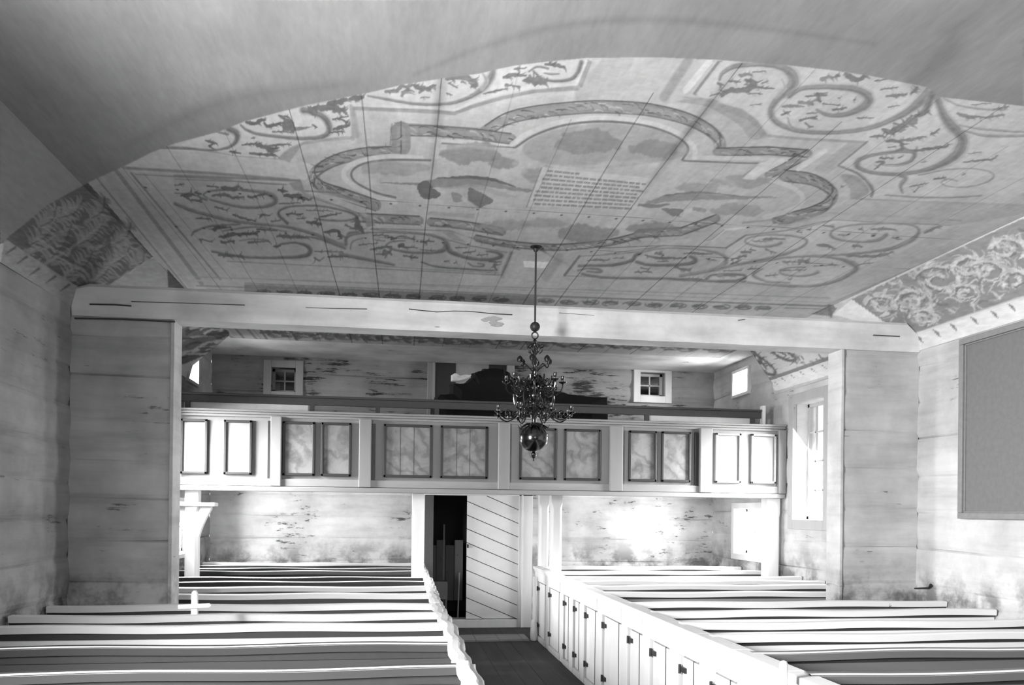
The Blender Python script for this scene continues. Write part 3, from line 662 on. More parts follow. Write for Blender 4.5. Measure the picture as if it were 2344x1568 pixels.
# stems
for z, v, ws, pts in (
    (ZA, .50, (60, 66, 50, 30, 16, 12, 10, 9), [(745, 600), (840, 650), (850, 720), (790, 800), (640, 848), (450, 850), (200, 825), (0, 820)]), (ZA, .56, (8, 25), [(590, 635), (660, 645), (740, 665)]),
    (ZA, .52, (10, 20, 25, 28, 35, 50, 60, 64, 60, 70), [(890, 550), (960, 610), (1100, 660), (1400, 700), (1650, 715), (1850, 700), (1940, 650), (1950, 560), (1880, 460), (1750, 400), (1640, 375)]),
    (ZB, .53, (8, 16, 18, 18, 22, 30, 50, 60, 40), [(170, 400), (330, 430), (560, 470), (760, 480), (960, 465), (1120, 410), (1240, 330), (1310, 230), (1335, 140)]), (ZB, .64, (10, 34, 20), [(1230, 190), (1265, 260), (1225, 340)]),
    (ZB, .52, (12, 16), [(1660, 175), (1740, 130), (1835, 150)]), (ZB, .50, (12, 16, 20, 24, 32, 34), [(1700, 170), (1780, 240), (1900, 265), (2040, 250), (2110, 190), (2145, 90)]), (ZB, .54, (6, 16, 6), [(1800, 190), (1870, 200), (1940, 198)]),
    (ZD_, .57, (20, 30, 40, 35, 40, 60, 90, 100, 80, 55, 55, 60, 50, 35, 28, 28, 35, 40, 60, 90, 100), [(350, 250), (380, 190), (470, 135), (620, 112), (800, 112), (930, 140), (1020, 200), (1035, 280), (980, 350), (900, 420), (840, 500), (830, 580), (900, 660), (1050, 715), (1250, 738), (1500, 733), (1750, 693), (1950, 620), (2100, 540), (2230, 430), (2320, 330)]),
    (ZD_, .57, (50, 35, 40, 45, 60, 80, 75, 60, 40, 25, 15), [(1000, 400), (1100, 338), (1250, 318), (1450, 322), (1620, 345), (1720, 400), (1728, 460), (1640, 530), (1500, 575), (1350, 575), (1250, 530)]),
    (ZD_, .66, (8, 20, 8), [(930, 250), (955, 330), (870, 420)]), (ZD_, .62, (8, 20, 8), [(980, 600), (1010, 680), (1090, 722)]),
    (ZE, .57, (60, 70, 90, 110, 100, 110, 115, 90, 60, 35, 28, 30, 40, 70, 40, 22, 20, 30, 45, 30, 14, 8), [(1150, 130), (1210, 250), (1270, 400), (1350, 520), (1440, 600), (1490, 690), (1460, 790), (1370, 890), (1200, 980), (1000, 1040), (750, 1070), (500, 1055), (340, 1010), (300, 960), (340, 900), (500, 850), (700, 820), (900, 812), (950, 850), (900, 920), (780, 960), (620, 970)]),
    (ZE, .52, (80, 70, 40), [(1150, 170), (1080, 330), (1000, 410)]), (ZE, .66, (14, 20, 20, 14), [(1270, 220), (1450, 300), (1700, 340), (1960, 350)]), (ZE, .66, (10, 24, 20), [(1440, 520), (1700, 565), (2190, 600)]), (ZE, .64, (10, 30, 24), [(1470, 575), (1750, 640), (2190, 640)]),
    (ZE, .66, (20, 12, 12, 16, 20, 14, 10, 12, 14, 12), [(1000, 1080), (1300, 1022), (1600, 1008), (1780, 1040), (1835, 1090), (1760, 1160), (1550, 1213), (1350, 1213), (1250, 1165), (1330, 1125), (1430, 1150)]), (ZE, .60, (40, 50, 40, 12), [(780, 1080), (850, 1115), (790, 1200), (815, 1280)]), (ZE, .62, (8, 14, 14, 8), [(620, 1305), (760, 1315), (1000, 1330), (1400, 1330), (1700, 1310)]), (ZE, .56, (14, 18, 30, 26), [(90, 975), (160, 1000), (300, 1060), (420, 1160), (478, 1260), (460, 1310)]),
    (ZF, .50, (15, 12, 14, 14, 30, 50, 45, 25, 25, 20, 12), [(350, 250), (310, 210), (380, 175), (560, 160), (800, 170), (1000, 205), (1080, 260), (1050, 318), (900, 350), (700, 345), (500, 300), (370, 262)]), (ZF, .52, (30, 35, 30, 30, 20, 20, 30, 45), [(0, 310), (200, 390), (350, 430), (600, 490), (900, 530), (1200, 560), (1500, 640), (1820, 770)]), (ZF, .52, (6, 14, 20), [(0, 195), (200, 215), (340, 270)]),
    (ZF, .48, (25, 25, 18, 14, 12, 14, 20, 25, 14, 14, 10), [(1210, 520), (1115, 430), (1150, 370), (1300, 335), (1550, 335), (1750, 370), (1900, 410), (1955, 460), (1850, 490), (1650, 490), (1500, 470)]), (ZF, .50, (12, 22, 16, 10), [(180, 650), (230, 600), (400, 550), (700, 530)]), (ZF, .54, (8, 12, 8), [(700, 705), (850, 690), (1010, 700)]),
    (ZF, .47, (15, 12, 14, 30, 45, 35, 25, 20, 20, 14), [(1090, 780), (1150, 742), (1300, 730), (1420, 765), (1455, 820), (1400, 870), (1200, 888), (900, 890), (650, 870), (400, 820)]), (ZF, .50, (10, 22, 20), [(1450, 665), (1590, 700), (1830, 790)]), (ZF, .48, (14, 20, 12), [(1840, 700), (1865, 630), (1970, 615)]), (ZF, .52, (10, 14, 10), [(520, 600), (860, 560), (1200, 610)]),
    (ZG, .50, (40, 30, 15, 10, 10, 14, 35, 60, 45, 25, 22, 18, 14, 10, 6), [(60, 400), (65, 330), (150, 290), (400, 262), (800, 272), (1050, 302), (1200, 350), (1235, 420), (1180, 480), (1000, 503), (750, 490), (580, 450), (535, 410), (600, 372), (750, 360)]), (ZG, .48, (60, 50, 35, 30, 30, 40, 25, 10), [(1230, 400), (1270, 480), (1400, 540), (1600, 580), (1780, 578), (1875, 540), (1830, 503), (1700, 482)]), (ZG, .50, (40, 30, 20), [(0, 520), (200, 560), (400, 600), (620, 640)]), (ZG, .56, (10, 20, 10), [(110, 460), (140, 370), (260, 330)]),
    (ZG, .50, (10, 14, 16, 10), [(1480, 620), (1550, 660), (1650, 658), (1668, 636), (1600, 625)]), (ZG, .47, (8, 14, 14, 10), [(940, 610), (1100, 660), (1400, 690), (1800, 712)]),
    (ZH, .51, (20, 22, 24, 26, 30, 30, 20), [(210, 605), (350, 600), (550, 595), (700, 570), (785, 540), (820, 490), (880, 465)]), (ZH, .52, (25, 22, 24, 26, 36, 40, 20), [(830, 560), (950, 590), (1150, 595), (1350, 585), (1450, 560), (1460, 530), (1400, 500)]), (ZH, .60, (8, 8, 10, 14, 30, 45, 50, 35, 30), [(900, 450), (1100, 415), (1350, 415), (1600, 440), (1760, 490), (1795, 550), (1740, 620), (1600, 660), (1300, 710)]), (ZH, .54, (25, 20, 25, 20, 14), [(250, 690), (450, 725), (800, 735), (1200, 742), (1700, 770), (2000, 770)]),
    (ZH, .55, (14, 12, 20, 25, 16, 12), [(200, 650), (300, 630), (420, 640), (455, 660), (400, 672), (300, 660)]), (ZH, .54, (30, 14, 12, 20, 30, 20, 14), [(1580, 740), (1650, 700), (1850, 690), (1975, 703), (1995, 730), (1900, 760), (1700, 765)]), (ZH, .62, (10, 30, 25, 20, 20), [(1450, 690), (1700, 640), (1900, 590), (2200, 550), (2400, 515)]),
    (ZI, .62, (25, 20, 14, 14, 16, 12, 10, 12, 16, 22, 18, 25, 20, 14, 12), [(620, 400), (560, 425), (450, 438), (330, 420), (275, 385), (330, 345), (480, 325), (680, 330), (830, 355), (865, 395), (800, 450), (650, 510), (450, 560), (200, 610), (0, 650)]), (ZI, .62, (35, 30, 14, 14, 25, 14, 10, 8, 12, 25, 40, 35, 20, 14, 12, 8), [(1630, 325), (1560, 370), (1400, 392), (1200, 375), (1095, 330), (1135, 270), (1300, 230), (1600, 215), (1850, 225), (1940, 280), (1880, 370), (1700, 450), (1500, 485), (1200, 515), (900, 525), (700, 540)]),
    (ZI, .62, (25, 18, 12, 14, 10, 8, 8), [(975, 680), (900, 710), (780, 720), (650, 705), (605, 670), (700, 640), (850, 635)]), (ZI, .60, (10, 8, 14, 50, 45, 30, 25, 20, 16, 14), [(600, 545), (900, 530), (1150, 550), (1300, 600), (1340, 650), (1250, 720), (1100, 780), (900, 815), (600, 810), (300, 780)]), (ZI, .62, (12, 30, 25, 16, 10), [(440, 650), (360, 690), (365, 725), (480, 770), (700, 785)])):
    stem(z, pts, ws, v)
# leaves
leaves(ZA, .43, [(22, [(470, 740), (560, 762), (610, 775)]), (26, [(520, 815), (565, 775)]), (30, [(960, 530), (1080, 530), (1130, 492), (1185, 495)]), (26, [(1170, 530), (1220, 570), (1300, 550), (1480, 510)]), (90, [(1430, 600), (1480, 540), (1530, 610)]), (18, [(1280, 635), (1500, 640)]), (13, [(1350, 440), (1460, 460), (1510, 510)]), (24, [(1750, 550), (1800, 580)]),
    (60, [(1710, 350), (1850, 362), (1980, 350), (2060, 380), (2150, 400)]), (44, [(1700, 380), (1780, 420)]), (24, [(1990, 490), (2180, 450)]), (32, [(2050, 480), (2180, 520)]), (42, [(2010, 605), (2190, 565)]), (30, [(1960, 650), (2100, 630)]), (46, [(1940, 300), (2060, 290), (2170, 240)]), (48, [(2210, 240), (2300, 220)]),
    (18, [(910, 790), (1100, 780), (1180, 810), (1340, 790), (1500, 790)]), (44, [(1100, 800), (1250, 850), (1340, 830)]), (66, [(1230, 840), (1280, 900)]), (24, [(1000, 895), (1200, 910), (1310, 910)]), (30, [(770, 870), (890, 895)]), (12, [(1020, 720), (1060, 718)])])
leaves(ZB, .47, [(28, [(330, 360), (430, 350), (480, 320), (560, 310)]), (42, [(490, 385), (540, 330)]), (32, [(580, 310), (700, 330), (790, 305)]), (28, [(650, 365), (720, 340)]), (12, [(660, 420), (740, 412)]), (36, [(900, 240), (1000, 226), (1100, 240), (1170, 290), (1125, 320)]), (18, [(915, 282), (1000, 325)]), (22, [(1035, 270)]), (14, [(900, 378), (950, 390)]),
    (26, [(1430, 235), (1500, 208), (1630, 215)]), (20, [(1530, 152), (1640, 140)]), (58, [(1630, 268), (1720, 262), (1800, 280)]), (50, [(1665, 235), (1740, 295)]), (24, [(1440, 300), (1570, 320)]), (13, [(1240, 385), (1350, 357), (1460, 335)]), (38, [(1820, 110), (1985, 130)]), (40, [(10, 425), (60, 415), (120, 420)])])
leaves(ZD_, .50, [(60, [(1250, 385), (1295, 450)]), (16, [(1150, 405), (1350, 392)]), (34, [(1090, 458), (1220, 478)]), (17, [(935, 500), (1040, 495), (1130, 502)]), (22, [(930, 580), (1010, 545)]), (12, [(1310, 475), (1470, 490)]), (20, [(1400, 530), (1520, 516)]), (14, [(1160, 565), (1260, 560)]), (24, [(1100, 625), (1250, 592)]), (20, [(1145, 655), (1210, 692)]), (16, [(1450, 420)]), (14, [(1595, 438)]), (11, [(1630, 605), (1780, 605)]),
    (36, [(545, 212), (640, 203)]), (14, [(660, 185), (780, 172)]), (36, [(590, 252), (680, 290), (600, 343), (440, 352), (372, 405)]), (24, [(450, 268), (540, 270)]), (20, [(690, 320), (850, 335)]), (12, [(740, 288), (800, 262)]), (38, [(340, 290), (385, 300)]), (16, [(262, 402), (330, 380)]),
    (42, [(1305, 245), (1460, 218)]), (42, [(1520, 205), (1620, 250), (1690, 215)]), (14, [(1790, 265), (1900, 247)]), (12, [(1850, 345), (2000, 322)]), (20, [(1890, 405), (2080, 387)]), (26, [(2120, 380), (2190, 330)]), (20, [(1765, 775), (1870, 772)]), (40, [(1870, 712), (1930, 735), (2010, 702), (2080, 645), (2125, 595)]), (38, [(2160, 600), (2290, 540)]), (10, [(610, 380), (750, 385)]), (10, [(640, 490), (740, 470)])])
leaves(ZE, .52, [(76, [(840, 500), (950, 475)]), (28, [(720, 500), (870, 542)]), (46, [(750, 585), (830, 580)]), (20, [(600, 562), (700, 602)]), (24, [(460, 652), (620, 650)]), (26, [(955, 430), (1040, 412)]), (24, [(625, 702), (760, 703), (830, 740)]), (56, [(795, 745), (805, 790)]), (24, [(800, 692), (900, 682), (970, 668), (1080, 652)]), (26, [(1135, 630), (1230, 565)]), (12, [(650, 772), (740, 765)]),
    (20, [(900, 805), (1000, 802), (1140, 782), (1300, 762), (1320, 738)]), (24, [(560, 888), (700, 895)]), (20, [(520, 938), (600, 937), (495, 1018)]), (22, [(770, 882)]), (10, [(1025, 935), (1080, 930)]), (12, [(570, 128), (760, 92)]), (22, [(625, 190), (790, 188), (860, 165)]), (32, [(900, 175), (985, 100)]), (14, [(650, 318), (780, 305)]),
    (13, [(1590, 295), (1800, 275)]), (28, [(1430, 392), (1560, 430), (1690, 428)]), (24, [(1700, 440), (1950, 410)]), (30, [(1830, 350), (2000, 310)]), (14, [(1500, 935), (1680, 920), (1830, 900), (1880, 862)]), (8, [(1550, 842), (1700, 826)]), (14, [(895, 1212), (1100, 1172)]), (14, [(935, 1275), (1000, 1212)]), (22, [(1165, 1130), (1300, 1110)]), (14, [(1480, 1078), (1520, 1060)]), (26, [(130, 1205), (142, 1220)])])
leaves(ZF, .42, [(16, [(0, 112), (100, 98)]), (20, [(350, 122), (470, 135)]), (34, [(500, 142), (620, 152), (690, 130)]), (12, [(700, 150), (790, 156)]), (24, [(410, 222), (520, 212), (640, 245), (740, 240)]), (28, [(790, 237), (980, 212)]), (56, [(80, 230), (200, 222)]), (30, [(225, 190), (285, 205)]), (20, [(430, 350), (570, 380)]), (24, [(180, 270), (290, 290)]),
    (34, [(1115, 162), (1210, 180)]), (34, [(1180, 226), (1320, 232), (1430, 268)]), (15, [(1120, 312), (1350, 300)]), (15, [(620, 430), (720, 462), (870, 500)]), (18, [(910, 462), (940, 432), (1020, 440)]), (18, [(1040, 500), (1130, 490)]), (20, [(230, 470), (380, 472)]), (20, [(1200, 420), (1380, 422)]), (13, [(1420, 382), (1700, 392)]), (14, [(1560, 455), (1650, 440), (1790, 412)]), (40, [(1430, 500), (1560, 530)]), (14, [(1310, 472), (1410, 462)]),
    (48, [(1962, 470), (1972, 560), (2025, 610)]), (20, [(1830, 542), (1950, 580)]), (28, [(1610, 622), (1750, 602), (1790, 680)]), (26, [(430, 600), (440, 575), (600, 560)]), (30, [(490, 672), (640, 640), (880, 632)]), (20, [(880, 585), (1100, 602)]), (26, [(790, 732), (1000, 712)]), (26, [(1100, 658), (1270, 668), (1430, 672)]), (26, [(500, 720), (640, 712)]), (32, [(480, 862), (720, 872)]), (12, [(1500, 820), (1800, 830)]), (22, [(1650, 882), (1850, 872)]), (30, [(1500, 900), (1560, 920)]), (20, [(1060, 770), (1130, 770)]), (18, [(270, 695), (400, 715)])])
leaves(ZG, .43, [(13, [(210, 412), (430, 388)]), (36, [(560, 322), (640, 332)]), (26, [(680, 312), (860, 342)]), (46, [(680, 430), (735, 402)]), (14, [(740, 432), (900, 440)]), (26, [(930, 372), (1090, 372)]), (20, [(350, 462), (500, 440), (600, 430)]), (56, [(505, 500), (580, 520)]), (10, [(930, 470), (1100, 470)]), (10, [(1330, 442), (1480, 440)]), (16, [(1430, 500), (1570, 490)]), (14, [(1590, 532), (1720, 520)]),
    (16, [(1730, 602), (1870, 612)]), (36, [(1785, 645), (1820, 715)]), (24, [(730, 542), (900, 560)]), (16, [(1210, 610), (1260, 592)]), (16, [(1320, 628), (1345, 615)]), (18, [(380, 300), (560, 300)]), (10, [(390, 348), (520, 372)]), (14, [(410, 520), (520, 515)])])
leaves(ZH, .50, [(13, [(300, 547), (400, 536), (540, 542)]), (9, [(580, 520), (700, 518)]), (15, [(920, 490), (1050, 515), (1200, 520), (1360, 522)]), (24, [(1035, 465), (1120, 482)]), (13, [(1340, 470), (1480, 468), (1640, 478)]), (13, [(1580, 527), (1690, 550)]), (14, [(1060, 552), (1170, 556)]), (20, [(820, 672), (980, 665)]), (22, [(880, 620), (960, 642)]), (26, [(1245, 622), (1350, 640)]), (36, [(1350, 645), (1400, 650)]),
    (12, [(1700, 716), (1850, 706)]), (18, [(1840, 582), (1950, 542)]), (18, [(1860, 530), (2000, 492)]), (24, [(1950, 457), (2050, 462)]), (12, [(2040, 430), (2110, 436)]), (20, [(2200, 325), (2290, 310)]), (14, [(1190, 742), (1560, 748)]), (12, [(1770, 660), (1950, 650)]), (16, [(2020, 640), (2150, 630)])])
leaves(ZI, .56, [(12, [(350, 382), (480, 392)]), (15, [(440, 366), (540, 362), (660, 366)]), (18, [(470, 460), (570, 500)]), (18, [(960, 420), (1060, 430), (1140, 460)]), (26, [(1310, 430), (1390, 438)]), (15, [(1480, 270), (1600, 268), (1720, 278)]), (22, [(1370, 265)]), (14, [(1170, 325), (1260, 330)]), (15, [(1690, 350), (1775, 372)]), (24, [(1490, 335)]), (20, [(870, 275), (900, 278)]), (12, [(770, 296), (820, 302)]), (19, [(1030, 235), (1130, 247)]),
    (17, [(1250, 525), (1500, 532), (1620, 510), (1700, 488)]), (20, [(640, 587), (760, 585)]), (36, [(800, 580), (875, 582)]), (12, [(930, 627), (1150, 615)]), (10, [(1350, 612), (1500, 592)]), (13, [(470, 715), (590, 711)]), (17, [(690, 750)]), (9, [(610, 665), (850, 660)]), (18, [(2000, 310), (2100, 255), (2160, 240)]), (14, [(250, 490), (330, 485)]), (16, [(180, 550), (290, 530)]), (20, [(0, 715), (180, 712)])])
# frieze over the beam: dark ground, curling leaves
fill([(560, 650), (880, 664), (1150, 676), (1230, 680), (1230, 702), (900, 686), (560, 676)], .50, .8, feather=2)
fill([(1250, 680), (1800, 700), (1790, 716), (1240, 700)], .72, .8, feather=1)
for i in range(24):
    cx = 600 + i * 50; cy = 668 + (cx - 600) * .033; d = .34 if cx < 1180 else .48
    if 1150 < cx < 1250: continue
    S(spiral(cx, cy, 24, 6, prs.random() * 6, 1.1 * prs.choice((-1, 1)), .3, 20), 3.2, d, .85, .8)
    leaf((0, 0, 1), [(cx - 16, cy + prs.uniform(-3, 3)), (cx + 12, cy)], 5, d - .02)
Lp([(560, 648), (1230, 676), (1900, 702)], 2.5, .50, .8); Lp([(620, 640), (1900, 693)], 1.6, .60, .7)
# streaky brushing over the whole work
P += (vnoise(PW, PH, 5, 2, sx=3, seed=21) - .5) * .07
# --- the clouded grey foreground of the boards
CLD = [(-20, 575), (110, 468), (200, 419), (285, 380), (345, 350), (400, 328), (500, 302), (560, 278), (690, 243), (830, 215), (930, 192), (1010, 180), (1100, 168), (1140, 158), (1180, 150), (1260, 140), (1340, 133), (1500, 131), (1640, 137), (1790, 148), (1900, 160), (2000, 175), (2125, 200), (2150, 222), (2300, 238), (2360, 245), (2360, -30), (-20, -30)]
keep = P.copy()
fill(CLD, .555, 1, feather=2)
cn = vnoise(PW, PH, 190, 5, .5, sx=2.6, seed=11)
msk = np.clip((.5 - np.abs(P - .555) * 40), 0, 1) * 2
P = np.where(np.abs(P - .555) < .02, P + (cn - .5) * .12, P)
S([(950, 170), (1100, 110), (1280, 60), (1480, 45), (1700, 60), (2000, 100)], (4, 14, 14, 4), .40, .35, 8)
S([(300, 330), (520, 230), (820, 190)], (10, 30, 10), .40, .3, 12); S([(2160, 210), (2230, 140), (2290, 40)], (30, 60, 40), .52, .4, 20)
S([(2100, 190), (2170, 120), (2180, 60)], (40, 60, 40), .36, .35, 25)
P = np.clip(P, .03, .97)

def in_cloud(co):
    d = co - O; dep = np.maximum(d @ Fv, .2); px_ = W / 2 + F_ * (d @ Rv) / dep; py_ = CY + F_ * (d @ Dv) / dep
    e = CLD[:-2]; return py_ < np.interp(px_, [p[0] for p in e], [p[1] for p in e])
def gridmesh(name, fn, us, vs_, mat='paint', flip=False, fallback=.555):
    """fn(u, v) -> xyz arrays; the brushwork is looked up once and stored on the vertices"""
    U, V = np.meshgrid(us, vs_); X, Y, Z = fn(U, V); nu, nv = len(us), len(vs_)
    co = np.stack([X, Y, Z], -1).reshape(-1, 3)
    i = np.arange((nv - 1) * nu).reshape(nv - 1, nu)[:, :-1].ravel()
    quads = np.stack([i, i + 1, i + nu + 1, i + nu], 1)
    if flip: quads = quads[:, ::-1]
    me = bpy.data.meshes.new(name); me.vertices.add(len(co)); me.vertices.foreach_set('co', co.ravel().astype(np.float32))
    nf = len(quads); me.loops.add(nf * 4); me.polygons.add(nf)
    me.loops.foreach_set('vertex_index', quads.ravel().astype(np.int32))
    me.polygons.foreach_set('loop_start', (np.arange(nf) * 4).astype(np.int32)); me.update(calc_edges=True); me.validate()
    d = co - O; dep = d @ Fv; px = W / 2 + F_ * (d @ Rv) / dep; py = CY + F_ * (d @ Dv) / dep
    ins = (dep > .2) & (px > 1) & (px < PW - 3) & (py > 1) & (py < PH - 3)
    pxc = np.clip(px, 1, PW - 3); pyc = np.clip(py, 1, PH - 3); ix = pxc.astype(int); iy = pyc.astype(int); fx = pxc - ix; fy = pyc - iy
    val = P[iy, ix] * (1 - fx) * (1 - fy) + P[iy, ix + 1] * fx * (1 - fy) + P[iy + 1, ix] * (1 - fx) * fy + P[iy + 1, ix + 1] * fx * fy
    val = np.where(ins | (~in_cloud(co) & (dep > .2) & (py > 1)), val, fallback + .05 * np.sin(co[:, 0] * 3 + co[:, 1] * 2.2))
    return me, co, val
def finish(me, name, val, mat='paint'):
    at = me.color_attributes.new('paint', 'FLOAT_COLOR', 'POINT')
    col = np.ones((len(val), 4), np.float32); col[:, :3] = (np.clip(val, .05, .97) ** 2.1)[:, None]
    at.data.foreach_set('color', col.ravel()); me.materials.append(M[mat])
    o = bpy.data.objects.new(name, me); C.objects.link(o); o['kind'] = 'structure'; return o
K = (ZCE - ZC) * F_
ypix = np.arange(-40, 818, 1.8); Ys = K / (CY - ypix); Ys = Ys[Ys < 12.25]
Ys = np.concatenate([np.linspace(YN, Ys[0] - .05, 12), Ys, [12.25]])
me, co, val = gridmesh('ceiling', lambda u, v: (u, v, np.full_like(u, ZCE)), np.arange(CL, CR + .003, .0058), Ys, flip=True)
# joints of the ceiling boards, run in world space
seams = [-2.05, -1.62, -1.17, -.70, -.243, .227, .66, 1.08, 1.50, 1.89, 2.33, 2.80, 3.22, 3.66, 4.1, 4.6]
xx, yy = co[:, 0], co[:, 1]; clear = ~in_cloud(co); far = np.clip(yy / 7.5, .5, 2.0)
for k, s in enumerate(seams):
    xs = s + .006 * np.sin(yy * 1.7 + k)
    brk = 3.8 + ((k * 37) % 10) * .13; hard = .5 if k in (3, 4, 5, 8, 9, 11, 13) else .22
    a = np.clip(1.3 - np.abs(xx - xs) / (.0055 * far), 0, 1) * hard * (yy > brk) * clear
    val = val * (1 - a) + .12 * a
    if k in (5, 9):    # damp stain that follows two of the joints
        st = np.clip(1 - np.abs(xx - xs) / .05, 0, 1) * np.clip(1 - np.abs(yy - 5.0) / 1.3, 0, 1) * .35 * clear; val = val * (1 - st) + .25 * st
for k, yv in enumerate((6.55, 7.43)):   # cross joints with nail heads
    a = np.clip(1.2 - np.abs(yy - yv - .01 * np.sin(xx * 3)) / .008, 0, 1) * .35 * (xx > -.2); val = val * (1 - a) + .2 * a
    for s in np.arange(-2.0, 4.6, .24):
        d2 = (xx - s) ** 2 + ((yy - yv - .05) * .7) ** 2; a = np.clip(1.4 - np.sqrt(d2) / .012, 0, 1) * .7; val = val * (1 - a) + .12 * a
finish(me, 'ceiling', val)
Yc = Ys[(Ys < 11.25)]; Yc = np.append(Yc, 11.25)
def cove(name, x0, z0, x1, z1, flip, fb, Yc=Yc):
    me, co, val = gridmesh(name, lambda u, v: (x0 + (x1 - x0) * u, v, z0 + (z1 - z0) * u), np.linspace(0, 1, 110), Yc, flip=flip, fallback=fb)
    return finish(me, name, val)
YcL = np.append(Ys[Ys < 12.1], 12.1)
cove('ceiling_cove_left', -2.98, 4.10, CL, ZCE, False, .555, YcL)
cove('ceiling_cove_right', 5.60, 4.00, CR, ZCE, True, .555)
def cornice(name, x0, z0, x1, z1, flip, fb, Yc=Yc):
    me, co, val = gridmesh(name, lambda u, v: (x0 + (x1 - x0) * u, v, z0 + (z1 - z0) * u), np.linspace(0, 1, 40), Yc, flip=flip, fallback=fb)
    return finish(me, name, val)
cornice('trim_3', L + .02, 3.89, -2.98, 4.10, False, .46, YcL)
cornice('trim_4', R - .02, 3.83, 5.60, 4.00, True, .78)
# plain strip of ceiling at the back wall, and the flat side strips over the gallery
struct(B(L, R, 12.25, YB, ZCE, ZCE + .04).build('ceiling_back', 'beam'))
mb = MB(); mb.box(L, CL, 12.1, 12.25, ZCE + .001, ZCE + .04); mb.box(CR, R, 11.25, 12.25, ZCE + .001, ZCE + .04)
struct(mb.build('ceiling_sides', 'beam'))
mb = MB(); mb.add([(R, 11.255, 3.83), (5.6, 11.255, 4.0), (CR, 11.255, ZCE), (R, 11.255, ZCE)], [(0, 1, 2, 3)])
mb.add([(L, 12.105, 3.89), (-2.98, 12.105, 4.10), (CL, 12.105, ZCE), (L, 12.105, ZCE)], [(3, 2, 1, 0)])
struct(mb.build('trim_5', 'darkwood'))
struct(B(L - .3, R + .3, YN - .3, YB + .3, 4.9, 5.0).build('ceiling_attic', 'darkwood'))

# tie beam
bt = thing('tie_beam', 'long limewashed tie beam with cracks spanning the nave above the opening', 'beam', (1.3, 8.03, 3.81))
mb = MB(); n = 60
vs = []; 
for i in range(n + 1):
    x = L + .02 + (R - L - .04) * i / n; w_ = .006 * math.sin(i * .7)
    zt = 4.115 + .012 * (x - L) / 8
    if x < -2.9: zt = 4.07
    if x > 5.5: zt = 4.0
    vs += [(x, YT - .035 + w_, 3.81), (x, YT - .045 + w_, 3.85), (x, YT - .045 + w_, zt - .03), (x, YT - .02 + w_, zt), (x, YT2 + .02, zt), (x, YT2 + .02, 3.81)]
fs = [(i * 6 + j, (i + 1) * 6 + j, (i + 1) * 6 + (j + 1) % 6, i * 6 + (j + 1) % 6) for i in range(n) for j in range(6)]
fs += [tuple(range(6)), tuple(n * 6 + j for j in range(6))[::-1]]
mb.add(vs, fs); mb.build('beam_timber', 'beam', bt)
# checks and a flaked patch, cut as shallow dark slivers in the face
ck = MB()
def crack(pts, w):
    q = [on(1, YT - .052, *p) for p in pts]
    for a, b in zip(q[:-1], q[1:]):
        ck.add([(a[0], YT - .0525, a[2] - w), (b[0], YT - .0525, b[2] - w), (b[0], YT - .0525, b[2] + w), (a[0], YT - .0525, a[2] + w),
                (a[0], YT - .03, a[2] - w), (b[0], YT - .03, b[2] - w), (b[0], YT - .03, b[2] + w), (a[0], YT - .03, a[2] + w)],
               [(0, 1, 2, 3), (0, 4, 5, 1), (3, 2, 6, 7), (0, 3, 7, 4), (1, 5, 6, 2)])
crack([(936, 707), (960, 710), (1000, 714), (1040, 712), (1080, 713), (1130, 718), (1172, 720)], .004)
crack([(700, 704), (760, 706), (840, 707)], .003); crack([(205, 696), (260, 697), (300, 700)], .006)
crack([(300, 690), (360, 692), (430, 694), (560, 698)], .003); crack([(170, 728), (280, 730), (400, 736)], .006)
crack([(1280, 716), (1360, 722)], .002); crack([(1690, 733), (1705, 731)], .003); crack([(2000, 767), (2060, 770)], .005)
ck.build('crack', 'darkwood', bt, label='dark drying crack')
fk = MB()
for ax, bx, ay, h_ in ((1100, 1120, 732, 7), (1108, 1150, 728, 9), (1118, 1140, 738, 10), (1130, 1153, 741, 7), (1122, 1150, 745, 4), (994, 1008, 748, 3)):
    a = on(1, YT - .05, ax, ay); b = on(1, YT - .05, bx, ay + 1); w_ = h_ * .0022
    k = 9; pts = []
    for i in range(k): t = i / (k - 1); pts.append((a[0] + (b[0] - a[0]) * t, a[2] + w_ * math.sin(t * 3.14) * (1 + .3 * random.random())))
    for i in range(k - 2, 0, -1): t = i / (k - 1); pts.append((a[0] + (b[0] - a[0]) * t, a[2] - w_ * math.sin(t * 3.14) * (1 + .3 * random.random())))
    fk.prism(pts, 1, YT - .0535 - .0003 * h_, YT - .03)
fk.build('flaked_patch', 'bare', bt, label='grey patch where the limewash has flaked')

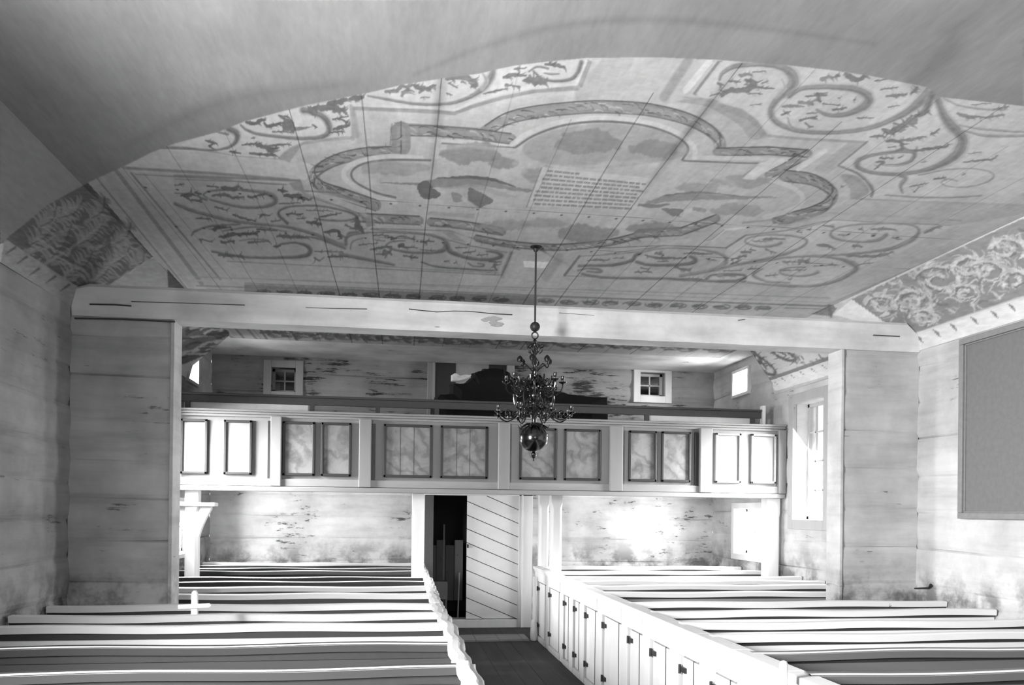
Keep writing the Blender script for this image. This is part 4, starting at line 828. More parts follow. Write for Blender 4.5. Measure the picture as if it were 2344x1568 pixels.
# ------------------------------------------------------------------ windows
def window(n_, axis, fixed, face, h, cols, rows, case=.1, mat='gal', depth=.2, glass=True, dark_back=False, bar=.022, darkglass=False):
    u0, u1, z0, z1 = h
    Pn = lambda a, b, d0, d1, c, d: (B(d0, d1, a, b, c, d) if axis == 0 else B(a, b, d0, d1, c, d))
    e = lambda k: fixed + face * k
    def addb(mb, a, b, d0, d1, c, d):
        mb.box(*( (d0, d1, a, b, c, d) if axis == 0 else (a, b, d0, d1, c, d)))
    mb = MB()
    if case:
        for a, b, c, d in ((u0 - case, u0, z0 - case, z1 + case), (u1, u1 + case, z0 - case, z1 + case), (u0, u1, z1, z1 + case), (u0, u1, z0 - case, z0)):
            addb(mb, a, b, e(-.02), e(.045), c, d)
    root = struct(mb.build(n_, mat, bevel=.006)) if case else None
    fr = MB(); s = .045
    for a, b, c, d in ((u0, u0 + s, z0, z1), (u1 - s, u1, z0, z1), (u0, u1, z1 - s, z1), (u0, u1, z0, z0 + s)):
        addb(fr, a, b, e(-depth - .03), e(-depth + .02), c, d)
    for i in range(1, cols):
        u = u0 + (u1 - u0) * i / cols; addb(fr, u - bar / 2, u + bar / 2, e(-depth - .02), e(-depth + .01), z0, z1)
    for i in range(1, rows):
        z = z0 + (z1 - z0) * i / rows; addb(fr, u0, u1, e(-depth - .02), e(-depth + .01), z - bar / 2, z + bar / 2)
    fo = fr.build('window_frame', mat, root)
    if root is None: fo['kind'] = 'structure'
    g = MB(); addb(g, u0 + .02, u1 - .02, e(-depth - .006), e(-depth - .002), z0 + .02, z1 - .02)
    go = g.build('pane', 'glass', root)
    if dark_back:
        k = MB(); addb(k, u0 - .02, u1 + .02, e(-depth - .9), e(-depth - .86), z0 - .02, z1 + .02)
        for a, b in ((u0 - .03, u0), (u1, u1 + .03)): addb(k, a, b, e(-depth - .9), e(-.3), z0 - .03, z1 + .03)
        for a, b in ((z0 - .03, z0), (z1, z1 + .03)): addb(k, u0, u1, e(-depth - .9), e(-.3), a, b)
        k.build('dark_backing_box', 'darkwood', root)  # dark box added behind the panes so they look unlit
    return root
window('window_1', 0, R, -1, WIN[0], 4, 4, .14, 'bare', .2)
window('window_2', 0, L, 1, (9.80, 10.62, 1.95, 3.60), 4, 4, .14, 'gal', .2)
window('window_3', 0, R, -1, SMR, 1, 1, .05, 'gal', .24)
window('window_4', 0, L, 1, SML, 1, 1, .05, 'bare', .24)
window('window_5', 1, YB, -1, BW[0], 2, 2, .12, 'bare', .16, dark_back=True)
window('window_6', 1, YB, -1, BW[1], 2, 2, .12, 'gal', .16, dark_back=True)
window('window_7', 0, L, 1, NEARW, 4, 5, .14, 'gal', .2)
window('window_8', 0, L, 1, LOWW, 3, 2, .06, 'gal', .2)
window('window_10', 0, R, -1, LOWW, 3, 2, .10, 'gal', .2)
window('window_9', 1, YN, 1, (.4, 2.2, 1.9, 3.7), 5, 5, .14, 'gal', .2)

# ------------------------------------------------------------------ doorway in the back wall
dx0, dx1, dz0, dz1 = DOOR
mb = MB()
mb.box(dx1 - .02, dx1 + .22, YB - .06, YB + .28, 0, dz1 + .12)
mb.box(dx0 - .13, dx1 + .22, YB - .06, YB + .28, dz1 - .02, dz1 + .12); mb.box(dx0, dx1, YB - .05, YB + .3, 0, .14)
mb.box(dx1 + .02, dx1 + .05, YB - .08, YB - .05, 0, dz1 + .05)
d1 = struct(mb.build('door_1', 'gal', bevel=.008))
xm = 1.20
B(dx0 - .13, dx0 + .02, YB - .06, YB + .28, 0, dz1 - .021).build('door_jamb', 'greyjamb', d1, bevel=.008, label='dark grey left jamb')
leaf = MB(); k = 0
# leaf of slanting boards: clipped strips
def clipstrip(x0, x1, z0, z1, c0, c1, sl):
    """part of the rectangle where c0 <= z + sl*x <= c1"""
    poly = [(x0, z0), (x1, z0), (x1, z1), (x0, z1)]
    for c, sgn in ((c0, 1), (c1, -1)):
        out = []
        for i in range(len(poly)):
            a, b = poly[i], poly[(i + 1) % len(poly)]
            fa, fb = sgn * (a[1] + sl * a[0] - c), sgn * (b[1] + sl * b[0] - c)
            if fa >= 0: out.append(a)
            if fa * fb < 0:
                t = fa / (fa - fb); out.append((a[0] + (b[0] - a[0]) * t, a[1] + (b[1] - a[1]) * t))
        poly = out
        if len(poly) < 3: return None
    return poly
SL = .42; c = .14 + SL * xm - .1
while c < dz1 + SL * dx1 + .2:
    q = clipstrip(xm, dx1 - .02, .15, dz1 - .02, c + .006, c + .232, SL)
    if q: leaf.prism(q, 1, YB - .0, YB + .035)
    c += .238
lf = leaf.build('door_leaf', 'door', d1, bevel=.004, label='white leaf of slanting boards')
B(xm, dx1 - .02, YB + .036, YB + .05, .15, dz1 - .02).build('back_boarding', 'darkwood', lf)
B(xm + .003, xm + .03, YB - .03, YB - .001, 1.38, 1.44).build('latch', 'iron', lf)
# porch beyond
mb = MB(); mb.box(dx0 - .9, dx1 + .6, YB + 2.2, YB + 2.3, -.1, 2.7); mb.box(dx0 - 1, dx0 - .9, YB + .31, YB + 2.3, -.1, 2.7); mb.box(dx1 + .6, dx1 + .7, YB + .31, YB + 2.3, -.1, 2.7)
mb.box(dx0 - 1, dx1 + .7, YB + .31, YB + 2.3, 2.6, 2.7)
struct(mb.build('wall_porch', 'darkwood'))
mb = MB()
for i in range(5):
    mb.box(.42 + i * .17, .58 + i * .17, YB + 1.5, YB + 1.53, .3, 1.45 - .1 * (i % 2))
t = thing('plank_partition', 'dark upright planks standing in the porch behind the open doorway', 'planks', (.8, YB + 1.5, 0))
mb.build('planks', 'bare', t); B(.88, .91, YB + 1.46, YB + 1.5, 0, 1.75).build('lath', 'door', t, label='pale upright lath')
t = thing('wooden_crate', 'grey wooden crate on legs just inside the dark porch', 'crate', (.74, YB + .75, 0))
B(.62, .92, YB + .6, YB + .9, .42, .74).build('crate_body', 'bare', t, bevel=.006)
for a in (.64, .88):
    for b in (.62, .86): B(a, a + .03, YB + b, YB + b + .03, 0, .42).build('leg', 'bare', t)
t = thing('prop_stick', 'thin pale stick leaning in the porch right of the crate', 'stick', (1.12, YB + .62, 0))
MB().tube([(1.10, YB + .55, 0), (1.13, YB + .62, .9)], .013).build('stick', 'door', t)
# plank step before the door, paler than the floor
st = thing('door_step', 'pale plank step across the aisle before the door', 'step', (1.6, 12.35, 0))
mb = MB(); x = AL + .08
while x < AR - .2: mb.box(x, min(x + .36, AR - .14), 12.1, 12.62, 0.002, .035); x += .365
mb.build('step_planks', 'step', st, bevel=.004)

# niche above the gallery
nz = MB(); nx0, nx1, _, _ = NICHE
nz.box(nx0 - .13, nx0, YB - .07, YB + .02, 2.45, ZCE - .01); nz.box(nx1, nx1 + .13, YB - .07, YB + .02, 2.45, ZCE - .01)
nz.box(nx0 - .04, nx0 - .02, YB - .1, YB - .07, 2.45, ZCE - .01)
d2 = struct(nz.build('door_2', 'bare', bevel=.006))
mb = MB(); mb.box(nx0, nx1, YB + .10, YB + .14, 2.42, 4.75); mb.build('back_board', 'nichegrey', d2)
mb = MB(); mb.box(nx0, nx0 + .36, YB + .05, YB + .09, 2.42, 4.75); mb.box(nx1 - .3, nx1, YB + .05, YB + .09, 2.42, 4.75); mb.build('side_board', 'darkwood', d2)

# ------------------------------------------------------------------ gallery
GZ0, GZ1 = 2.30, 3.29
g = thing('gallery', 'pale panelled church gallery with marbled fields across the back', 'gallery', (1.3, YG, 2.2))
gx = lambda px, py=1030: float(on(1, YG, px, py)[0])
gz = lambda px, py: float(on(1, YG, px, py)[2])
mb = MB(); x = L + .02
while x < R - .05: mb.box(x, min(x + .23, R - .02), YG + .06, YB - .1, 2.36, 2.42); x += .235
mb.build('floor_deck', 'bare', g)
mb = MB(); x0, x1 = L + .03, R - .03
mb.box(x0, x1, YG + .02, YG + .06, GZ0, GZ1); mb.build('parapet_board', 'parapet', g)
mb = MB(); mb.box(x0, x1, YG - .045, YG + .02, GZ0 - .05, GZ0 + .015); mb.box(x0, x1, YG - .02, YG + .02, GZ0 + .02, GZ0 + .12); mb.box(x0, x1, YG + .0, YG + .3, GZ0 - .04, GZ0 - .002)
mb.build('bottom_rail', 'galrail', g, bevel=.008)
mb = MB(); mb.box(x0, x1, YG - .02, YG + .02, GZ1 - .055, GZ1 - .022); mb.box(x0, x1, YG - .045, YG + .08, GZ1 - .02, GZ1 + .01); mb.box(x0, x1, YG - .07, YG + .11, GZ1 + .012, GZ1 + .04)
mb.build('cap_rail', 'galrail', g, bevel=.008)
panels = [(413, 475), (512, 577), (647, 721), (735, 804), (878, 989), (1008, 1116), (1189, 1273), (1291, 1374), (1439, 1503), (1514, 1581), (1637, 1696), (1719, 1776)]
for a, b in panels:
    xa, xb = gx(a), gx(b); z0, z1 = GZ0 + .165, GZ1 - .10
    fr = MB(); s = .035
    for q in ((xa, xa + s, z0, z1), (xb - s, xb, z0, z1), (xa, xb, z1 - s, z1), (xa, xb, z0, z0 + s)):
        fr.box(q[0], q[1], YG - .022, YG + .022, q[2], q[3])
    bright = (a < 600 or a > 1600)
    f_ = B(xa + s * .6, xb - s * .6, YG + .004, YG + .021, z0 + s * .6, z1 - s * .6).build('panel_field', 'parapet' if bright else 'field', g)
    fr.build('panel_moulding', 'galrail' if a > 1600 else 'darkmould', f_, bevel=.006)
    ln = MB()
    if b - a > 90:
        for t_ in (.34, .62): ln.box(xa + (xb - xa) * t_, xa + (xb - xa) * t_ + .005, YG + .0025, YG + .006, z0 + s, z1 - s)
        ln.build('board_joint', 'darkmould', f_)
for a, b in ((620, 645), (822, 850), (1140, 1166), (1395, 1424), (1600, 1628), (1780, 1802)):
    B(gx(a), min(gx(b), R - .02), YG - .055, YG + .02, GZ0 + .02, GZ1 - .04).build('pilaster', 'parapet', g, bevel=.01)
for a, b, mt in ((613, 620, 'darkmould'), (850, 858, 'darkwood'), (1590, 1597, 'darkmould')):
    B(gx(a), gx(b), YG - .012, YG + .022, GZ0 + .1, GZ1 - .1).build('shadow_strip', mt, g)
# raised hand rail behind the parapet
hz = lambda px, py: float(on(1, YG + .16, px, py)[2])
mb = MB(); xa, xb = float(on(1, YG + .16, 412, 910)[0]), float(on(1, YG + .16, 1740, 930)[0])
mb.box(xa, xb, YG + .12, YG + .17, 3.435, 3.53); mb.box(xa, xb, YG + .10, YG + .2, 3.53, 3.56)
hr = mb.build('hand_rail', 'darkrail', g, bevel=.006)
for a_, b_ in ((424, 706), (1484, 1722)):
    xa_, xb_ = float(on(1, YG + .24, a_, 930)[0]), float(on(1, YG + .24, b_, 955)[0]); B(xa_, xb_, YG + .172, YG + .20, 3.30, 3.445).build('back_board', 'gal', g, label='white board behind the rail')
for px in (430, 715, 865, 1000, 1480, 1722):
    x = float(on(1, YG + .15, px, 930)[0]); B(x - .03, x + .03, YG + .115, YG + .165, 3.30, 3.436).build('rail_post', 'darkrail', g)
xq = float(on(1, YG + .15, 1747, 930)[0]); B(xq - .03, xq + .015, YG + .1, YG + .19, 3.3, 3.62).build('rail_end_post', 'gal', g, label='pale end post')

# posts under the gallery
def post(px, y, zb, label, w_=.155, cham=.035, dx=0):
    x = float(on(1, y, px, 1200)[0]) + dx; t = thing('gallery_post', label, 'post', (x, y, zb), 'posts under the gallery')
    h = w_ / 2; c = cham; top = GZ0 - .05 if y < YG + .3 else 2.36
    mb = MB()
    def ring(z, c_): return [(x - h + c_, y - h, z), (x + h - c_, y - h, z), (x + h, y - h + c_, z), (x + h, y + h - c_, z), (x + h - c_, y + h, z), (x - h + c_, y + h, z), (x - h, y + h - c_, z), (x - h, y - h + c_, z)]
    lv = [(0, .002), (.25, .002), (.31, c), (top - .28, c), (top - .20, .002), (top, .002)]
    vs = []
    for z, c_ in lv: vs += ring(z, c_)
    fs = [(i * 8 + j, i * 8 + (j + 1) % 8, (i + 1) * 8 + (j + 1) % 8, (i + 1) * 8 + j) for i in range(5) for j in range(8)] + [tuple(range(8))[::-1], tuple(40 + j for j in range(8))]
    mb.add(vs, fs); mb.build('post_shaft', 'gal', t); return t, x
post(957, YG + .12, 0, 'pale chamfered gallery post left of the open doorway', .17)
post(1272, 11.72, 0, 'nearer chamfered gallery post right of the door, at the pew corner', .17)
post(1244, 12.52, 0, 'farther slim gallery post just left of its twin, right of the door', .16)
post(1778, YG + .12, 0, 'bright square gallery post at the far right by the tall window', .2, .02, -.1)
t, bx = post(441, YG + .12, 0, 'gallery post on the far left with curved knee braces', .17)
y = YG + .12
for s in (-1, 1):
    q = []
    for i in range(9):
        a = i / 8; q.append((bx + s * (.07 + .17 * a ** 1.7), 1.50 + .50 * a))
    lim = [(max(px_, L + .02), pz_) for px_, pz_ in q]
    q2 = [(bx + s * .07, 2.04)] + [(px_, pz_) for px_, pz_ in [(bx + s * .07, 1.50)]] + lim[1:] + [(lim[-1][0], 2.04)]
    MB().prism(q2, 1, y - .05, y + .05).build('knee_brace', 'gal', t)
B(max(bx - .3, L + .02), bx + .3, y - .11, y + .11, 2.04, 2.09).build('corbel_plank', 'gal', t, bevel=.006)
B(bx - .075, bx + .075, y - .08, y + .08, 2.09, 2.25).build('cap_block', 'gal', t, bevel=.006)
# dark draped heap with a cloth on the gallery
t = thing('draped_heap', 'large black heap with a ragged top standing behind the gallery rail', 'heap', (1.35, 12.2, 2.42))
def heap(out, y0, y1, rnd):
    mb = MB(); n = len(out); lay = [(y0, .80), (y0 + .06, .95), ((y0 + y1) / 2, 1.0), (y1 - .06, .93), (y1, .75)]
    cx_ = sum(p[0] for p in out) / n; vs = []
    for k, (yv, s) in enumerate(lay):
        for i, (x, z) in enumerate(out): vs.append((cx_ + (x - cx_) * s + rnd * random.uniform(-1, 1), yv, 2.42 + (z - 2.42) * (.5 + .5 * s) + (rnd * random.uniform(-1, 1) if z > 2.6 else 0)))
    fs = [(k * n + i, k * n + (i + 1) % n, (k + 1) * n + (i + 1) % n, (k + 1) * n + i) for k in range(4) for i in range(n)] + [tuple(range(n)), tuple(4 * n + i for i in range(n))[::-1]]
    return mb.add(vs, fs)
pts = [(985, 930), (998, 905), (1028, 902), (1030, 880), (1056, 878), (1068, 872), (1078, 866), (1080, 855), (1092, 851), (1101, 850), (1104, 845), (1120, 844), (1145, 846), (1152, 851), (1163, 855), (1166, 862), (1176, 866), (1190, 870), (1205, 872), (1240, 878), (1270, 895), (1300, 905), (1390, 912), (1392, 935)]
out = [tuple(on(1, 12.2, *p)[[0, 2]]) for p in pts]
dense = []
for a, b in zip(out[:-1], out[1:]):
    k = 3
    for i in range(k): dense.append((a[0] + (b[0] - a[0]) * i / k, a[1] + (b[1] - a[1]) * i / k + random.uniform(-.012, .012)))
dense += [out[-1], (out[-1][0], 2.42), (out[0][0], 2.42)]
heap(dense, 11.85, 12.55, .008).build('dark_drape', 'black', t)
cl = [on(1, 11.9, *p) for p in ((1031, 876), (1031, 862), (1040, 857), (1044, 858), (1052, 863), (1066, 860), (1078, 861), (1072, 868), (1060, 873), (1048, 876))]
mb = MB(); k = len(cl); vs = []
for yv, s in ((11.76, .82), (11.79, 1.0), (11.84, .97)):
    c0 = sum(cl) / k
    for i, p in enumerate(cl): q = c0 + (p - c0) * s; vs.append((q[0], yv + .012 * math.sin(i * 2.1), q[2]))
mb.add(vs, [(j * k + i, j * k + (i + 1) % k, (j + 1) * k + (i + 1) % k, (j + 1) * k + i) for j in range(2) for i in range(k)] + [tuple(range(k)), tuple(2 * k + i for i in range(k))[::-1]])
o = mb.build('crumpled_cloth', 'cloth', None, smooth=False); o['label'] = 'crumpled white cloth lying on the left of the black heap'; o['category'] = 'cloth'

# ------------------------------------------------------------------ pews
LEFT = [3.72, 4.49, 5.28, 6.19, 6.77, 7.45, 8.38, 9.11, 9.78, 10.40, 11.42, 11.95, 12.5, 13.05]
RIGHT = [3.4, 4.08, 4.77, 5.43, 6.05, 6.77, 7.45, 8.40, 9.20, 9.80, 10.40, 11.42, 12.36]
ordn = ['nearest', 'second', 'third', 'fourth', 'fifth', 'sixth', 'seventh', 'eighth', 'ninth', 'tenth', 'eleventh', 'twelfth', 'thirteenth', 'fourteenth']
def pew(side, k, y, yprev, near_grey):
    if side < 0: xa, xb = L + .03, AL
    else: xa, xb = AR, R - .03
    nm = 'left' if side < 0 else 'right'
    col = 'dull grey' if near_grey else 'white painted'
    where = (', nearest the camera' if k == 0 else ', %s row from the camera' % ordn[k])
    if k == len(ordn) - 1 and side < 0: where = ', hindmost row by the back wall'
    t = thing('church_pew', '%s church pew in the %s block%s' % ('shade-darkened' if side < 0 and 8 <= k <= 12 else col, nm, where), 'pew', ((xa + xb) / 2, y, 0), 'pews in the %s block' % nm)
    mt = ('pewdark' if side < 0 else 'pewgrey') if near_grey else 'pewdark' if side < 0 and 8 <= k <= 12 else 'pewmid' if k in (6, 7, 8, 9) else 'pew'  # gallery shade on the rear rows is put into darker materials
    mb = MB(); n = 14; jz = [.006 * math.sin(i * .9 + k * 2) for i in range(n + 1)]
    xi, xo = (xa, xb - .05) if side < 0 else (xa + .05, xb)
    mb.box(xi, xo, y - .014, y + .014, .10, HP - .052); mb.build('backrest', mt, t)
    mb = MB(); vs = []
    for i in range(n + 1):
        x = xi + (xo - xi) * i / n; z = jz[i]
        vs += [(x, y - .045, HP - .055 + z), (x, y - .05, HP - .008 + z), (x, y - .035, HP + z), (x, y + .03, HP + z), (x, y + .035, HP - .05 + z)]
    fs = [(i * 5 + j, (i + 1) * 5 + j, (i + 1) * 5 + (j + 1) % 5, i * 5 + (j + 1) % 5) for i in range(n) for j in range(5)] + [tuple(range(5)), tuple(n * 5 + j for j in range(5))[::-1]]
    mb.add(vs, fs); mb.build('top_rail', 'pew' if mt in ('pew', 'pewmid') else mt, t)
    if mt not in ('pew', 'pewmid'):
        mb = MB(); vs = []
        for i in range(n + 1):
            x = xi + (xo - xi) * i / n; z = jz[i]; vs += [(x, y - .0505, HP - .010 + z), (x, y - .0365, HP + .001 + z), (x, y - .024, HP + .001 + z), (x, y - .03, HP - .010 + z)]
        fs = [(i * 4 + j, (i + 1) * 4 + j, (i + 1) * 4 + (j + 1) % 4, i * 4 + (j + 1) % 4) for i in range(n) for j in range(4)] + [tuple(range(4)), tuple(n * 4 + j for j in range(4))[::-1]]
        mb.add(vs, fs); mb.build('rail_edge', 'pew', t, label='pale worn edge of the rail')
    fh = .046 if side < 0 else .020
    B(xi, xo, y - .024, y - .014, HP - .056 - fh, HP - .056).build('shade_fillet', 'darkmould', t, label='dark strip standing in for the shade below the rail')  # near-black strip puts the rail overhang's shade into colour
    mb = MB(); mb.box(xi, xo, y - .022, y - .014, .93, .945); mb.build('bead_moulding', mt, t)
    B(xi, xo, max(y - .40, yprev + .03, 11.13 if 11.1 < y < 11.6 else 0), y - .016, .42, .45).build('seat', mt, t)
    # aisle end: post, cap, door
    ax = xb if side < 0 else xa
    dj = random.uniform(-.012, .012)
    if side > 0:
        B(ax + dj * .3, ax + .06, y - .10, y + .10, 0, 1.10).build('end_post', 'pewend', t, bevel=.006)
        ya, yb = yprev + .115, y - .115
        pg = None
        if pg: ya = pg
        if yb - ya > .05:
            B(ax, ax + .05, ya, yb, .93, 1.07).build('door_head', 'pewend', t); B(ax, ax + .05, ya, yb, 0, .07).build('door_sill', 'pewend', t)
            mb = MB(); mb.box(ax + .024, ax + .05, ya + .004, yb - .026, .085, .905)
            dr = mb.build('pew_door', 'pewend', t)
            B(ax + .052, ax + .058, ya - .01, yb + .01, .05, .95).build('gap_shade_board', 'darkmould', t)  # dark board added behind the door so its gaps look shaded
            mb = MB(); mb.box(ax + .018, ax + .026, ya + .13, ya + .136, .085, .915); mb.build('board_joint', 'darkwood', dr)
            for z in (.79, .22):
                mb = MB(); mb.box(ax + .004, ax + .024, yb - .11, yb - .02, z, z + .04); mb.tube([(ax + .0, yb - .02, z - .015), (ax + .0, yb - .02, z + .055)], .012); mb.build('hinge', 'iron', dr)
        mb = MB(); yc = pg or yprev + .1; mb.box(ax - .035, ax + .10, yc, y + .1, 1.10, 1.145); mb.box(ax - .015, ax + .085, yc, y + .1, 1.07, 1.10)
        mb.build('cap_board', 'pewend', t, bevel=.008)
    else:
        B(ax - .05, ax, y - .06, y + .06, 0, 1.08).build('end_post', 'pewend', t, bevel=.006)
        ya, yb = yprev + .07, y - .07
        if yb - ya > .15:
            mb = MB(); mb.box(ax - .04, ax - .012, ya + .01, yb - .01, .08, 1.05); dr = mb.build('pew_door', 'pewend', t)
            for z in (.82, .22): B(ax - .012, ax - .002, yb - .12, yb - .01, z, z + .04).build('hinge', 'iron', dr)
        mb = MB(); n = 8; vs = []
        for i in range(n + 1):
            yy_ = yprev + .05 + (y - yprev) * i / n * .99; wv = .010 * math.sin(i * 1.3 + k * 2.2) + dj; zz = HP + .012 + .008 * math.sin(i * .8 + k)
            vs += [(ax - .075 + wv, yy_, zz - .055), (ax - .08 + wv, yy_, zz - .012), (ax - .05 + wv, yy_, zz), (ax - .01 + wv, yy_, zz - .004), (ax + .0 + wv, yy_, zz - .022), (ax + .03 + wv, yy_, zz - .026), (ax + .035 + wv, yy_, zz - .06)]
        fs = [(i * 7 + j, i * 7 + (j + 1) % 7, (i + 1) * 7 + (j + 1) % 7, (i + 1) * 7 + j) for i in range(n) for j in range(7)] + [tuple(range(7))[::-1], tuple(n * 7 + j for j in range(7))]
        mb.add(vs, fs); mb.build('cap_board', 'cap', t)
    return t
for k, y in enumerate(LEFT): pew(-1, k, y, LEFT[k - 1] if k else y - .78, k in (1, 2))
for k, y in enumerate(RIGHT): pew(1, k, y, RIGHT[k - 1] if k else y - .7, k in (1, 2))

# end panel of the right block with its newel foot
t = thing('newel_post', 'pale newel post with a heavy foot where the right pews end', 'post', (AR - .06, 12.2, 0))
mb = MB(); mb.box(AR - .08, AR - .03, 12.17, 12.22, .3, 1.0); mb.build('shaft', 'pewend', t, bevel=.004)
MB().lathe([(.055, 0), (.06, .1), (.05, .26), (.03, .33)], AR - .055, 12.195, 12).build('foot', 'cap', t, smooth=True)
# small wooden cross on a left pew
cx, cy_, cz_ = on(1, 6.17, 446, 1383)
yq = 6.13
c1 = on(1, yq, 446, 1352); c2 = on(1, yq, 446, 1406)
t = thing('wooden_cross', 'small pale wooden cross-shaped stake standing on a left pew', 'cross', (float(c1[0]), yq, float(c2[2])))
mb = MB(); x = float(c1[0]); z0, z1 = float(c2[2]), float(c1[2]); mb.prism([(x - .022, z0), (x + .022, z0), (x + .020, z1 - .02), (x + .01, z1), (x - .01, z1), (x - .020, z1 - .02)], 1, yq - .018, yq + .018); mb.build('upright', 'door', t)
zc = float(on(1, yq, 446, 1387)[2]); MB().prism([(x - .11, zc - .018), (x + .11, zc - .008), (x + .125, zc + .008), (x + .11, zc + .022), (x - .11, zc + .012)], 1, yq - .03, yq - .018).build('crosspiece', 'door', t)
# rounded peg in the first right pew
p0 = on(1, 3.98, 1794, 1512)
t = thing('wooden_peg', 'short round-topped pale peg in the near right pew', 'peg', (float(p0[0]), 3.98, .45))
x = float(p0[0]); MB().lathe([(.022, .45), (.022, float(p0[2]) - .015), (.016, float(p0[2]) - .004), (.004, float(p0[2]))], x, 3.98, 12).build('peg', 'cloth', t, smooth=True)
# dark latch lying by the right wall
p0 = on(0, R - .03, 2105, 1346)
t = thing('iron_handle', 'black iron handle with a knob on the pew rail near the right wall', 'handle', tuple(float(c) for c in p0))
a = on(0, R - .02, 2090, 1347); b = on(0, R - .02, 2126, 1346); c = on(0, R - .02, 2132, 1339)
MB().tube([a, b, c], [.008, .011, .02]).build('handle', 'iron', t)

# ------------------------------------------------------------------ framed board on the right wall
t = thing('framed_board', 'large dark grey framed board hanging on the right wall', 'board', (R - .03, 6.7, 2.0))
y0, y1, z0, z1 = 5.9, 7.20, 2.0, 3.80
B(R - .05, R - .02, y0 + .05, y1 - .05, z0 + .05, z1 - .05).build('board_surface', 'board', t)
mb = MB()
for q in ((y0, y1, z0, z0 + .06), (y0, y1, z1 - .06, z1), (y0, y0 + .06, z0 + .06, z1 - .06), (y1 - .06, y1, z0 + .06, z1 - .06)): mb.box(R - .085, R - .02, q[0], q[1], q[2], q[3])
for q in ((y0 + .06, y1 - .06, z0 + .06, z0 + .075), (y0 + .06, y1 - .06, z1 - .075, z1 - .06), (y0 + .06, y0 + .075, z0 + .075, z1 - .075), (y1 - .075, y1 - .06, z0 + .075, z1 - .075)): mb.box(R - .065, R - .02, q[0], q[1], q[2], q[3])
mb.build('frame', 'boardframe', t, bevel=.006)

# ------------------------------------------------------------------ chandelier
CX, CYY = 1.285, 7.43
Zp = lambda py: float(on(1, CYY, 1224, py)[2]); px = 1 / F_ * 7.5
ch = thing('chandelier', 'dark brass chandelier with scrolled arms and a glossy ball, hung on a rod', 'chandelier', (CX, CYY, ZCE))
MB().tube([(CX, CYY, ZCE), (CX, CYY, Zp(736))], .0095).build('hanging_rod', 'iron', ch)
mb = MB(); mb.lathe([(.0, ZCE - .05), (.02, ZCE - .045), (.028, ZCE - .025), (.012, ZCE - .008), (.055, ZCE - .006), (.055, ZCE)], CX, CYY, 16)
mb.build('ceiling_hook', 'iron', ch, smooth=True)
def ballp(r, zc_, n=12, sq=1): return [(r * math.sin(math.pi * i / n) + .0008, zc_ - r * sq * math.cos(math.pi * i / n)) for i in range(n + 1)]
MB().lathe(ballp(.047, Zp(748)), CX, CYY).build('rod_knob', 'iron', ch, smooth=True)
mb = MB(); zr = Zp(768); mb.tube([(CX + .03 * math.cos(a), CYY, zr + .032 * math.sin(a)) for a in np.linspace(0, 2 * math.pi, 20)], .007); mb.build('hanging_ring', 'iron', ch)
prof = [(.008, 776), (.022, 780), (.01, 786), (.012, 800), (.018, 806), (.012, 814), (.016, 818), (.036, 824), (.028, 832), (.014, 838), (.02, 850), (.042, 862), (.045, 872), (.022, 882), (.018, 890), (.05, 900), (.055, 908), (.03, 918), (.02, 925), (.034, 935), (.05, 945), (.03, 955), (.022, 965), (.03, 975), (.06, 980), (.05, 985)]
MB().lathe([(r, Zp(p)) for r, p in prof][::-1], CX, CYY, 20).build('baluster_stem', 'brass', ch, smooth=True)
zb = Zp(1004)
ball = [(.004, zb - .128), (.03, zb - .126)] + [(.139 * math.sin(a), zb + .004 - .132 * math.cos(a)) for a in np.linspace(.3, 2.8, 20)] + [(.03, zb + .128)]
MB().lathe(ball, CX, CYY, 36).build('ball', 'brass', ch, smooth=True, label='glossy round ball')
MB().lathe([(.002, Zp(1056)), (.008, Zp(1053)), (.004, Zp(1050)), (.012, Zp(1049)), (.026, Zp(1043)), (.027, Zp(1039)), (.014, Zp(1035)), (.012, Zp(1033)), (.03, Zp(1030)), (.03, Zp(1028))], CX, CYY, 18).build('finial', 'brass', ch, smooth=True)
def arm(a, z0, rad, drop, rise, cup=True, w_=.0075, sc_=1):
    ca, sa = math.cos(a), math.sin(a)
    def pt(r, z): return (CX + r * ca, CYY + r * sa, z)
    path = [(.03, 0), (.07, .035), (.13, .03), (.17, -.02), (.20, -drop), (.27, -drop - .025), (.335, -drop + .01), (.36, -drop + .06), (.36, rise)]
    path = [(r * rad / .36, z * sc_) for r, z in path]
    sm = smoothline(path, 5); mb = MB(); mb.tube([pt(r, z0 + z) for r, z in sm], w_, 6)
    # inner counter scrolls
    def curl(cr, cz, r0, s, t0): return [pt(cr + r0 * (1 - .7 * i / 16) * math.cos(t0 + s * i * .42), z0 + cz + r0 * (1 - .7 * i / 16) * math.sin(t0 + s * i * .42)) for i in range(17)]
    k = rad / .36
    mb.tube(curl(.10 * k, -.01, .035 * k, 1, 1.5), w_ * .8, 6); mb.tube(curl(.27 * k, -drop * sc_ + .035, .035 * k, -1, 4.7), w_ * .8, 6); mb.tube(curl(.20 * k, -drop * sc_ * .3, .03 * k, 1, 3.1), w_ * .7, 6)
    o = mb.build('arm', 'brass', ch, smooth=True)
    if cup:
        x, y, z = pt(rad, z0 + rise * sc_)
        MB().lathe([(.006, z - .03), (.012, z - .015), (.036, z - .004), (.040, z + .004), (.012, z + .006), (.011, z + .02), (.018, z + .03), (.017, z + .062), (.012, z + .063)], x, y, 12).build('candle_cup', 'brass', o, smooth=True)
for i in range(8): arm(2 * math.pi * (i + .35) / 8, Zp(945), .37, .05, -.01)
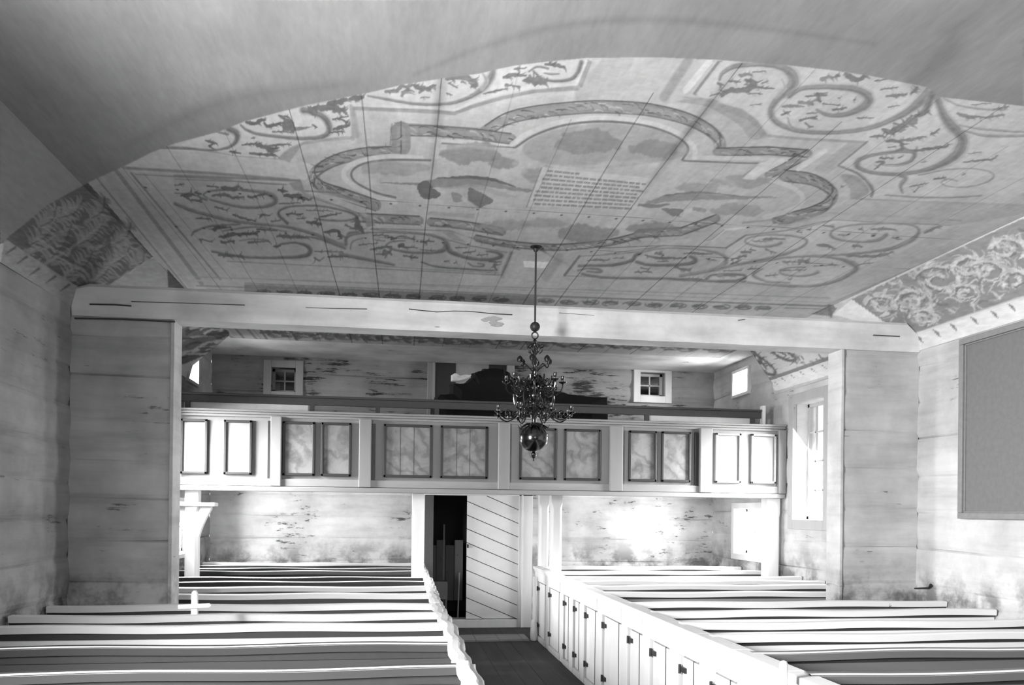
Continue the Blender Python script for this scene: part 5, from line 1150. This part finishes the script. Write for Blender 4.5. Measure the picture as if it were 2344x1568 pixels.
for i in range(8): arm(2 * math.pi * (i + .8) / 8, Zp(885), .27, .06, .045, sc_=.9)
for i in range(8): arm(2 * math.pi * (i + .1) / 8, Zp(918), .20, .05, .05, cup=False, sc_=1.1)
for i in range(8): arm(2 * math.pi * (i + .5) / 8, Zp(868), .17, .05, .03, cup=False, sc_=.9)
for i in range(6):   # crowning leaf ornaments
    a = 2 * math.pi * (i + .2) / 6; ca, sa = math.cos(a), math.sin(a); zt = Zp(842)
    mb = MB(); sm = smoothline([(.015, -.04), (.06, .0), (.10, .03), (.13, .01), (.15, .045)], 5)
    mb.tube([(CX + r * ca, CYY + r * sa, zt + z) for r, z in sm], .006, 6)
    for q, r_ in ((.15, .03), (.155, .024), (.145, .02)):
        mb.lathe([(.001, zt + .02 + r_), (r_ * .9, zt + .02 + r_ * 1.2), (r_, zt + .03 + r_ * 1.6), (r_ * .6, zt + .03 + r_ * 2.2), (.001, zt + .03 + r_ * 2.6)], CX + q * ca, CYY + q * sa, 9)
    mb.build('leaf_ornament', 'brassd', ch, smooth=True)
for i in range(6):   # small scrolls on the upper stem
    a = 2 * math.pi * i / 6; ca, sa = math.cos(a), math.sin(a); zt = Zp(797)
    pts = [(.008 + .045 * math.sin(t_) ** 2 + .012 * t_, .05 * math.cos(t_ * 1.05)) for t_ in np.linspace(0, 3.0, 16)]
    mb = MB(); mb.tube([(CX + r * ca, CYY + r * sa, zt + z) for r, z in pts], .005, 6)
    mb.tube([(CX + r * ca, CYY + r * sa, zt + z) for r, z in [(.05, 0), (.075, .01), (.095, .035)]], [.006, .008, .002], 6)
    mb.build('stem_scroll', 'brassd', ch, smooth=True)
for i in range(8):   # leaves clasping the ball
    a = 2 * math.pi * (i + .5) / 8; ca, sa = math.cos(a), math.sin(a)
    mb = MB(); mb.tube([(CX + r * ca, CYY + r * sa, zb + z) for r, z in [(.04, .14), (.08, .135), (.115, .11), (.14, .10), (.155, .13)]], [.008, .01, .009, .006, .003], 6)
    mb.build('clasp_leaf', 'brassd', ch, smooth=True)

for o in TMP:
    if '_loc' in o: del o['_loc']
